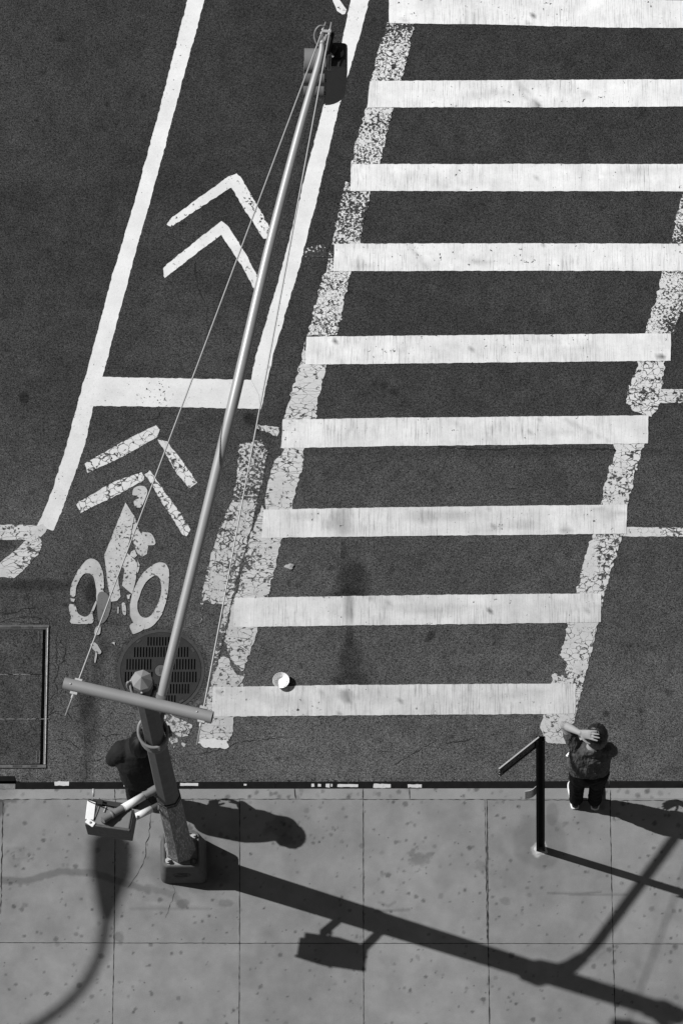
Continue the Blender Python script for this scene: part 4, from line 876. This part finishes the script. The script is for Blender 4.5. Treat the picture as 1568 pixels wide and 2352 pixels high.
ax = (t1-t0).normalized(); sn = Vector((-ax.y, ax.x, 0)); bm = bmesh.new(); n_ = 8; A = []; B = []
for k in range(n_+1):
    s_ = k/n_; b_ = t0.lerp(t1, s_)-sn*.018*math.sin(s_*math.pi); A.append((bm.verts.new(b_), bm.verts.new(b_+sn*.004))); lo = b_-Vector((0, 0, H2)); B.append((bm.verts.new(lo), bm.verts.new(lo+sn*.004)))
for k in range(n_):
    bm.faces.new((A[k][0], A[k+1][0], B[k+1][0], B[k][0])); bm.faces.new((A[k][1], B[k][1], B[k+1][1], A[k+1][1])); bm.faces.new((A[k][0], A[k][1], A[k+1][1], A[k+1][0])); bm.faces.new((B[k][0], B[k+1][0], B[k+1][1], B[k][1]))
bm.faces.new((A[0][0], B[0][0], B[0][1], A[0][1])); bm.faces.new((A[n_][0], A[n_][1], B[n_][1], B[n_][0])); bmesh.ops.recalc_face_normals(bm, faces=bm.faces[:])
o = obj('small_sign', bm, simple('small_sign_grey', .55, .6, 0, .2, 20)); prop(o, 'small bent pale grey plate sticking out halfway up the black post', 'sign plate')
# ------------------------------------------------------------------ street lamp whose shadow falls on the sidewalk (it stands left of the view)
M_lamp = simple('lamp_grey', .25, .5, .2, .08)
tb = Vector((-math.cos(SAZ), -math.sin(SAZ), math.tan(SEL)))      # per unit of ground length towards the sun
def over(u, v, z): g_ = G(u, v, 0); return g_+tb*(z/tb.z)
lp = [over(258, 1935, 9.20), over(257, 1985, 9.25), over(250, 2040, 9.3), over(245, 2110, 9.3), over(233, 2180, 9.25), over(205, 2245, 9.15), over(155, 2305, 8.95), over(75, 2362, 8.6), over(-40, 2420, 8.0)]
e0 = lp[-1]; base = Vector((e0.x-.55, e0.y-.35, 0)); lt = thing('street_lamp', tuple(base), 'tall curved street lamp standing outside the left border, seen only by its shadow', 'street lamp')
bm = bmesh.new(); tube(bm, spline([base, base+Vector((0, 0, 3.5)), base+Vector((0, 0, 6.4)), base+Vector((.15, .1, 7.3)), e0]+lp[-2:2:-1], 6), .042, 14); obj('pole', bm, M_lamp, lt, True)
bm = bmesh.new(); tube(bm, [lp[3], lp[2], lp[1].lerp(lp[2], .3), lp[0], lp[0].lerp(lp[1], -.5)], [.06, (.15, .06), (.20, .075), (.20, .07), (.10, .03)], 20, up=(1, 0, 0)); obj('lamp_head', bm, M_lamp, lt, True)
bm = bmesh.new(); tube(bm, [base, base+Vector((0, 0, .5))], [.16, .12], 14); obj('base', bm, M_lamp, lt, True)
# ------------------------------------------------------------------ people
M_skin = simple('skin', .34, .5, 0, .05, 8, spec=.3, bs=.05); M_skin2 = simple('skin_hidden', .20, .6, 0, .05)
M_hair = simple('hair_brown', .012, .42, 0, .5, 14, spec=.5, bs=.6, stretch=(6, 1, 1)); M_hairb = simple('hair_black', .008, .55, 0, .3, 20, spec=.2)
def cloth(name, base, sc=9, bd=.03, var=.12):
    m, t, b = bsdf(name, .85, 0, .15); g = t.new('ShaderNodeTexCoord'); mp = t.new('ShaderNodeMapping'); t.l.new(g.outputs['Object'], mp.inputs[0]); mp.inputs['Scale'].default_value = (1.6, 1, .45)
    n = t.noise(mp.outputs[0], sc, 3, .5, .6); t.l.new(t.math('MULTIPLY', t.rng(n, .3, .7, 1-var, 1+var, False), base), b.inputs['Base Color'])
    bump(t, b, n, .9, bd); return m
M_tee = cloth('tee_grey', .085, 15, .05, .3); M_trs = cloth('trousers_black', .004, 8); M_jkt = cloth('jacket_dark', .022, 5, .02); M_jean = cloth('jeans_dark', .022, 10)
def remesh(o, v=.007, it=4, f=.5):
    m = o.modifiers.new('r', 'REMESH'); m.mode = 'VOXEL'; m.voxel_size = v; m.use_smooth_shade = True
    s_ = o.modifiers.new('s', 'SMOOTH'); s_.iterations = it; s_.factor = f; return o
def V(*a): return Vector(a)
def ball(bm, c, r, seg=20):
    rx, ry, rz = r if isinstance(r, tuple) else (r, r, r)
    bmesh.ops.create_uvsphere(bm, u_segments=seg, v_segments=seg//2, radius=1, matrix=Matrix.Translation(c)@Matrix.Diagonal((rx, ry, rz, 1)))
def limb(bm, pts, rad, n=14): tube(bm, pts, rad, n); [ball(bm, p_, (r_ if not isinstance(r_, tuple) else r_[0])*.98, 12) for p_, r_ in zip(pts, rad)]
def head(bm, c, f, s=1.0):
    """skull, jaw, nose, ears, brow, lips around c, facing the unit vector f"""
    f = f.normalized(); sd_ = f.cross(V(0, 0, 1)).normalized(); up = sd_.cross(f)
    R = Matrix((sd_, f, up)).transposed().to_4x4(); T = Matrix.Translation(c)@R
    def el(p, r): bmesh.ops.create_uvsphere(bm, u_segments=18, v_segments=10, radius=1, matrix=T@Matrix.Translation(V(*p)*s)@Matrix.Diagonal((r[0]*s, r[1]*s, r[2]*s, 1)))
    el((0, -.008, .022), (.076, .095, .088)); el((0, .022, -.045), (.058, .066, .066)); el((0, .055, -.085), (.032, .03, .026))
    el((0, .098, -.022), (.012, .02, .022)); el((0, .085, .005), (.055, .02, .014)); el((0, .090, -.060), (.024, .012, .009)); el((0, .085, -.050), (.02, .012, .005))
    for x in (-1, 1): el((x*.080, -.002, -.012), (.010, .020, .032)); el((x*.03, .078, -.002), (.014, .012, .009)); el((x*.042, .062, -.038), (.022, .024, .022))
    return T
def eyes(name, T, s, parent):
    bm = bmesh.new()
    for x in (-1, 1): bmesh.ops.create_uvsphere(bm, u_segments=12, v_segments=8, radius=.0115*s, matrix=T@Matrix.Translation(V(x*.031, .083, -.006)*s))
    return obj(name, bm, simple('eye_dark', .05, .2), parent, True)
def hairdo(T, s, mat, parent, nm='hair'):
    bm = bmesh.new(); bmesh.ops.create_uvsphere(bm, u_segments=56, v_segments=36, radius=1)
    dl = [v for v in bm.verts if (v.co.y > .30 and v.co.z < .42) or v.co.z < -.93 or (v.co.y > -.1 and v.co.z < -.15)]
    bmesh.ops.delete(bm, geom=dl, context='VERTS')
    for v in bm.verts:
        a_ = math.atan2(v.co.x, v.co.y); n = float(vn(a_*3+4, v.co.z*.8+7, 3.1, 5))-.5; n2 = float(vn(a_*9, v.co.z*1.2+5, 2.0, 8))-.5
        k = 1+n*.10+n2*.06
        p_ = V(v.co.x*.090*k, v.co.y*.108*k-.012, v.co.z*(.104 if v.co.z > 0 else .150)*k+.020)
        v.co = T@(p_*s)
    o = obj(nm, bm, mat, parent, True); m = o.modifiers.new('so', 'SOLIDIFY'); m.thickness = .008; return o
def hand(bm, wr, d, nrm_, side, curl=.5, s=1.0, spread=.12):
    """palm and five fingers; d points to the fingertips, nrm_ out of the back of the hand, side towards the thumb"""
    d = d.normalized(); nrm_ = (nrm_-d*nrm_.dot(d)).normalized(); side = (side-d*side.dot(d)-nrm_*side.dot(nrm_)).normalized()
    k0 = wr+d*.088*s
    tube(bm, [wr-d*.01, wr+d*.03*s, wr+d*.07*s, k0+d*.004], [(.026*s, .018*s), (.034*s, .016*s), (.041*s, .0145*s), (.038*s, .012*s)], 14, up=tuple(side))
    for i, (off, ln) in enumerate(((.030, .072), (.0105, .080), (-.0100, .075), (-.029, .058))):
        p0 = k0+side*off*s-d*(.006*abs(i-1)); dd = (d+side*spread*(1.3-i)*.6).normalized(); pts = [p0-dd*.015]; p_ = p0; an = 0; rads = [.0098*s]
        for q_, fr in enumerate((.0, .42, .33, .25)):
            an += curl*(.0, .35, .45, .4)[q_]; v_ = dd*math.cos(an)-nrm_*math.sin(an); p_ = p_+v_*ln*s*fr; pts.append(p_.copy()); rads.append((.0095, .0092, .0084, .0068)[q_]*s)
        tube(bm, pts, rads, 10); ball(bm, pts[-1], .0068*s, 8)
    t0_ = wr+d*.022*s+side*.026*s; t1_ = t0_+(d*.6+side*.8).normalized()*.036*s-nrm_*.006; t2_ = t1_+(d*.85+side*.5-nrm_*.25).normalized()*.032*s; t3_ = t2_+(d*.95+side*.2-nrm_*.35).normalized()*.024*s
    tube(bm, [t0_-d*.01-side*.012, t0_, t1_, t2_, t3_], [.013*s, .014*s, .0115*s, .0098*s, .0072*s], 10); ball(bm, t3_, .0072*s, 8)
def shoe(par, heel, yaw, mu, ms, s=1.0):
    R = Rz(yaw); rows_ = ((0, .030, .072), (.03, .036, .085), (.09, .036, .085), (.14, .040, .066), (.19, .047, .05), (.235, .043, .040), (.262, .028, .030))
    for nm, mt, z0, zs, gr in (('shoe_upper', mu, .022, 1, 0), ('shoe_sole', ms, .003, 0, .006)):
        bm = bmesh.new(); rg = []
        for y_, w_, h_ in rows_:
            h2 = h_ if zs else .024+z0*0; ring = []
            for k in range(16):
                a_ = 2*math.pi*k/16; zz_ = (math.sin(a_)*.5+.5); ring.append(bm.verts.new(V(*heel)+R@V(math.cos(a_)*(w_+gr)*s*(1-.25*zz_*zs), (y_+(gr if y_ > .2 else (-gr-.004 if y_ == 0 else 0)))*s, z0+zz_*(h2-0)*s)))
            rg.append(ring)
        for a_, b_ in zip(rg[:-1], rg[1:]):
            for k in range(16): bm.faces.new((a_[k], a_[(k+1) % 16], b_[(k+1) % 16], b_[k]))
        bm.faces.new(rg[0][::-1]); bm.faces.new(rg[-1]); bmesh.ops.recalc_face_normals(bm, faces=bm.faces[:])
        o = obj(nm, bm, mt, par, True); m = o.modifiers.new('s', 'SUBSURF'); m.levels = m.render_levels = 1
# --- person on the right, one hand on the back of the head
B = G(1341, 1852, 0)
def L(x, y, z): return V(B.x+x, B.y+y, z)
pr = thing('person', tuple(B), 'person in grey short-sleeved shirt and black trousers, one hand behind the head', 'person', None)
hcn = G(1370, 1690, 1.605)
sL = G(1322, 1716, 1.38); eL = G(1295.5, 1666, 1.60); wL = G(1332, 1684, 1.765)
sR = G(1394, 1720, 1.37); eR = L(.275, .20, 1.10); wR = L(-.02, .335, 1.10)
hipL, hipR = L(-.055, .07, .90), L(.135, .07, .90)
knL, knR = L(-.068, .085, .49), L(.118, .075, .49); anL, anR = L(-.078, .045, .09), L(.100, .035, .09)
neck = G(1362, 1716, 1.44)
mC = (sL+sR)/2
bm = bmesh.new()
tube(bm, [L(.04, .065, .86), L(.04, .075, .98), L(.042, .10, 1.15), mC.lerp(L(.045, .12, 1.28), .4)+V(0, 0, -.03), neck+V(0, -.01, -.0), neck+V(.002, .025, .05), hcn+V(0, -.02, -.05)],
     [(.165, .11), (.15, .10), (.165, .11), (.17, .10), (.07, .062), (.055, .058), (.055, .058)], 20, up=(1, 0, 0))
limb(bm, [sL, sL.lerp(eL, .5), eL], [.052, .045, .040]); limb(bm, [eL, eL.lerp(wL, .3), eL.lerp(wL, .7), wL], [.040, .0405, .031, .025])
limb(bm, [sR, sR.lerp(eR, .5), eR], [.052, .044, .038]); limb(bm, [eR, eR.lerp(wR, .35), wR], [.039, .037, .025])
limb(bm, [hipL, knL, anL], [.085, .055, .036]); limb(bm, [hipR, knR, anR], [.085, .055, .036])
for a_ in (anL, anR): tube(bm, [a_+V(0, -.03, -.05), a_+V(0, .05, -.055), a_+V(0, .16, -.07)], [(.03, .03), (.035, .03), (.035, .015)], 10)
T1 = head(bm, hcn, V(-.15, 1, -.28), 1.06)
ft = G(1376, 1692, 1.80)
hand(bm, wL, ft-wL, V(-.05, -.35, 1), V(0, -1, -.35), .16, 1.12, .16)
hand(bm, wR, L(-.22, .27, 1.12)-wR, V(0, .6, .6), V(-.2, .2, 1), .9, .95, .05)
o = obj('body', bm, M_skin, pr); remesh(o, .0042, 3, .4)
eyes('eyes', T1, 1.06, pr); hairdo(T1, 1.13, M_hair, pr)
bm = bmesh.new()
tube(bm, [L(.035, .095, .93), L(.035, .09, .965), L(.036, .09, 1.03), L(.040, .10, 1.14), mC.lerp(L(.045, .12, 1.28), .45)+V(0, 0, -.035), mC+V(0, -.006, .012), neck+V(0, -.012, .0), neck+V(0, -.004, .018)],
     [(.195, .115), (.198, .122), (.192, .125), (.195, .135), (.205, .125), (.165, .095), (.085, .075), (.070, .066)], 26, up=(1, 0, 0))
limb(bm, [mC.lerp(sL, .6), sL, sL.lerp(eL, .35), sL.lerp(eL, .58)], [.07, .068, .064, .062]); limb(bm, [mC.lerp(sR, .6), sR, sR.lerp(eR, .3), sR.lerp(eR, .62)], [.07, .070, .064, .058])
ball(bm, L(-.125, .12, .96), (.06, .075, .08)); ball(bm, mC+V(-.03, -.075, -.07), (.14, .05, .09))
o = remesh(obj('shirt', bm, M_tee, pr), .008, 5, .5)
tx = bpy.data.textures.new('folds', 'CLOUDS'); tx.noise_scale = .055; tx.noise_depth = 2
dm = o.modifiers.new('d', 'DISPLACE'); dm.texture = tx; dm.strength = .022; dm.mid_level = .5; dm.texture_coords = 'LOCAL'
bm = bmesh.new()
tube(bm, [L(.04, .065, .80), L(.04, .065, .92), L(.04, .075, 1.0)], [(.175, .115), (.165, .12), (.15, .11)], 22, up=(1, 0, 0))
limb(bm, [hipL, hipL.lerp(knL, .5), knL, knL.lerp(anL, .6), anL+V(0, -.005, .0)], [.100, .088, .074, .070, .068]); limb(bm, [hipR, hipR.lerp(knR, .5), knR, knR.lerp(anR, .6), anR+V(0, -.005, 0)], [.100, .088, .072, .068, .066])
o = remesh(obj('trousers', bm, M_trs, pr), .009, 4, .5); dm = o.modifiers.new('d', 'DISPLACE'); dm.texture = tx; dm.strength = .016; dm.texture_coords = 'LOCAL'
M_sole = simple('sole_white', .75, .6, 0, .05); M_shoe = simple('shoe_black', .015, .6)
shoe(pr, (anL.x-.008, anL.y-.075, 0), .10, M_shoe, M_sole, 1.05); shoe(pr, (anR.x, anR.y-.075, 0), -.12, M_shoe, M_sole, 1.05)
bm = bmesh.new(); ha = G(1301, 1737.5, 1.13); hb = G(1311, 1728.5, 1.15); tube(bm, [ha, ha.lerp(hb, .5)+V(0, 0, .004), hb], [(.008, .012), (.017, .015), (.015, .012)], 10); box(bm, ha.lerp(hb, .45), (.03, .012, .045), Rz(.7))
o = obj('folded_paper', bm, M_white); prop(o, 'small white folded paper held at the left hip of the person in grey shirt', 'paper')
# --- person on the left, mostly behind the pole
B2 = G(334, 1850, 0)
def N(x, y, z): return V(B2.x+x, B2.y+y, z)
pl = thing('person', tuple(B2), 'person in black jacket and dark jeans at the kerb, half hidden by the octagonal pole', 'person', None)
hc2 = G(323, 1708, 1.60); s2L = G(279, 1724, 1.38); s2R = s2L+V(.34, .02, 0); e2L = N(-.235, .12, 1.12); e2R = N(.19, .14, 1.12); w2L = N(-.16, .25, .98); w2R = N(.12, .26, .98)
m2 = (s2L+s2R)/2; nk2 = m2+V(0, .015, .09)
h2L, h2R = N(-.085, .07, .90), N(.085, .07, .90); k2L, k2R = N(-.10, .09, .49), N(.095, .085, .49); a2L, a2R = N(-.105, .04, .09), N(.10, .04, .09)
bm = bmesh.new()
tube(bm, [N(0, .065, .86), N(0, .08, 1.1), m2+V(0, 0, -.05), nk2, hc2+V(0, -.02, -.05)], [(.16, .11), (.15, .10), (.16, .10), (.06, .06), (.055, .058)], 18, up=(1, 0, 0))
for a_, b_, c_ in ((s2L, e2L, w2L), (s2R, e2R, w2R)): limb(bm, [a_, b_], [.05, .038]); limb(bm, [b_, c_], [.037, .025])
for a_, b_, c_ in ((h2L, k2L, a2L), (h2R, k2R, a2R)):
    limb(bm, [a_, b_, c_], [.08, .055, .036]); tube(bm, [c_+V(0, -.03, -.05), c_+V(0, .05, -.055), c_+V(0, .16, -.07)], [(.03, .03), (.035, .03), (.035, .015)], 10)
T2 = head(bm, hc2, V(.05, 1, -.35), 1.0)
hand(bm, w2L, V(.5, .3, -.5), V(-.5, .6, .3), V(.3, .6, .6), .7); hand(bm, w2R, V(-.5, .3, -.5), V(.5, .6, .3), V(-.3, .6, .6), .7)
remesh(obj('body', bm, M_skin2, pl), .0055, 3, .4); eyes('eyes', T2, 1.0, pl); hairdo(T2, 1.15, M_hairb, pl)
bm = bmesh.new()
tube(bm, [N(0, .05, .76), N(0, .06, .84), N(0, .075, 1.0), N(-.005, .10, 1.16), m2+V(0, -.01, -.09), m2+V(0, -.0, .01), nk2+V(0, -.01, -.01), nk2+V(0, -.0, .02)],
     [(.180, .150), (.188, .155), (.190, .155), (.212, .165), (.232, .160), (.20, .135), (.125, .115), (.105, .10)], 26, up=(1, 0, 0))
for a_, b_, c_ in ((s2L, e2L, w2L), (s2R, e2R, w2R)): limb(bm, [m2.lerp(a_, .6), a_, a_.lerp(b_, .5), b_], [.095, .102, .090, .072]); limb(bm, [b_, c_], [.062, .045])
o = remesh(obj('jacket', bm, M_jkt, pl), .009, 8, .5); dm = o.modifiers.new('d', 'DISPLACE'); dm.texture = tx; dm.strength = .009; dm.texture_coords = 'LOCAL'
bm = bmesh.new()
for a_, b_, c_ in ((h2L, k2L, a2L), (h2R, k2R, a2R)): limb(bm, [a_, a_.lerp(b_, .5), b_, b_.lerp(c_, .6), c_], [.098, .086, .074, .072, .066])
o = remesh(obj('jeans', bm, M_jean, pl), .009, 4, .5); dm = o.modifiers.new('d', 'DISPLACE'); dm.texture = tx; dm.strength = .018; dm.texture_coords = 'LOCAL'
shoe(pl, (a2L.x, a2L.y-.07, 0), .08, M_shoe, M_shoe, 1.02); shoe(pl, (a2R.x, a2R.y-.07, 0), -.08, M_shoe, M_shoe, 1.02)
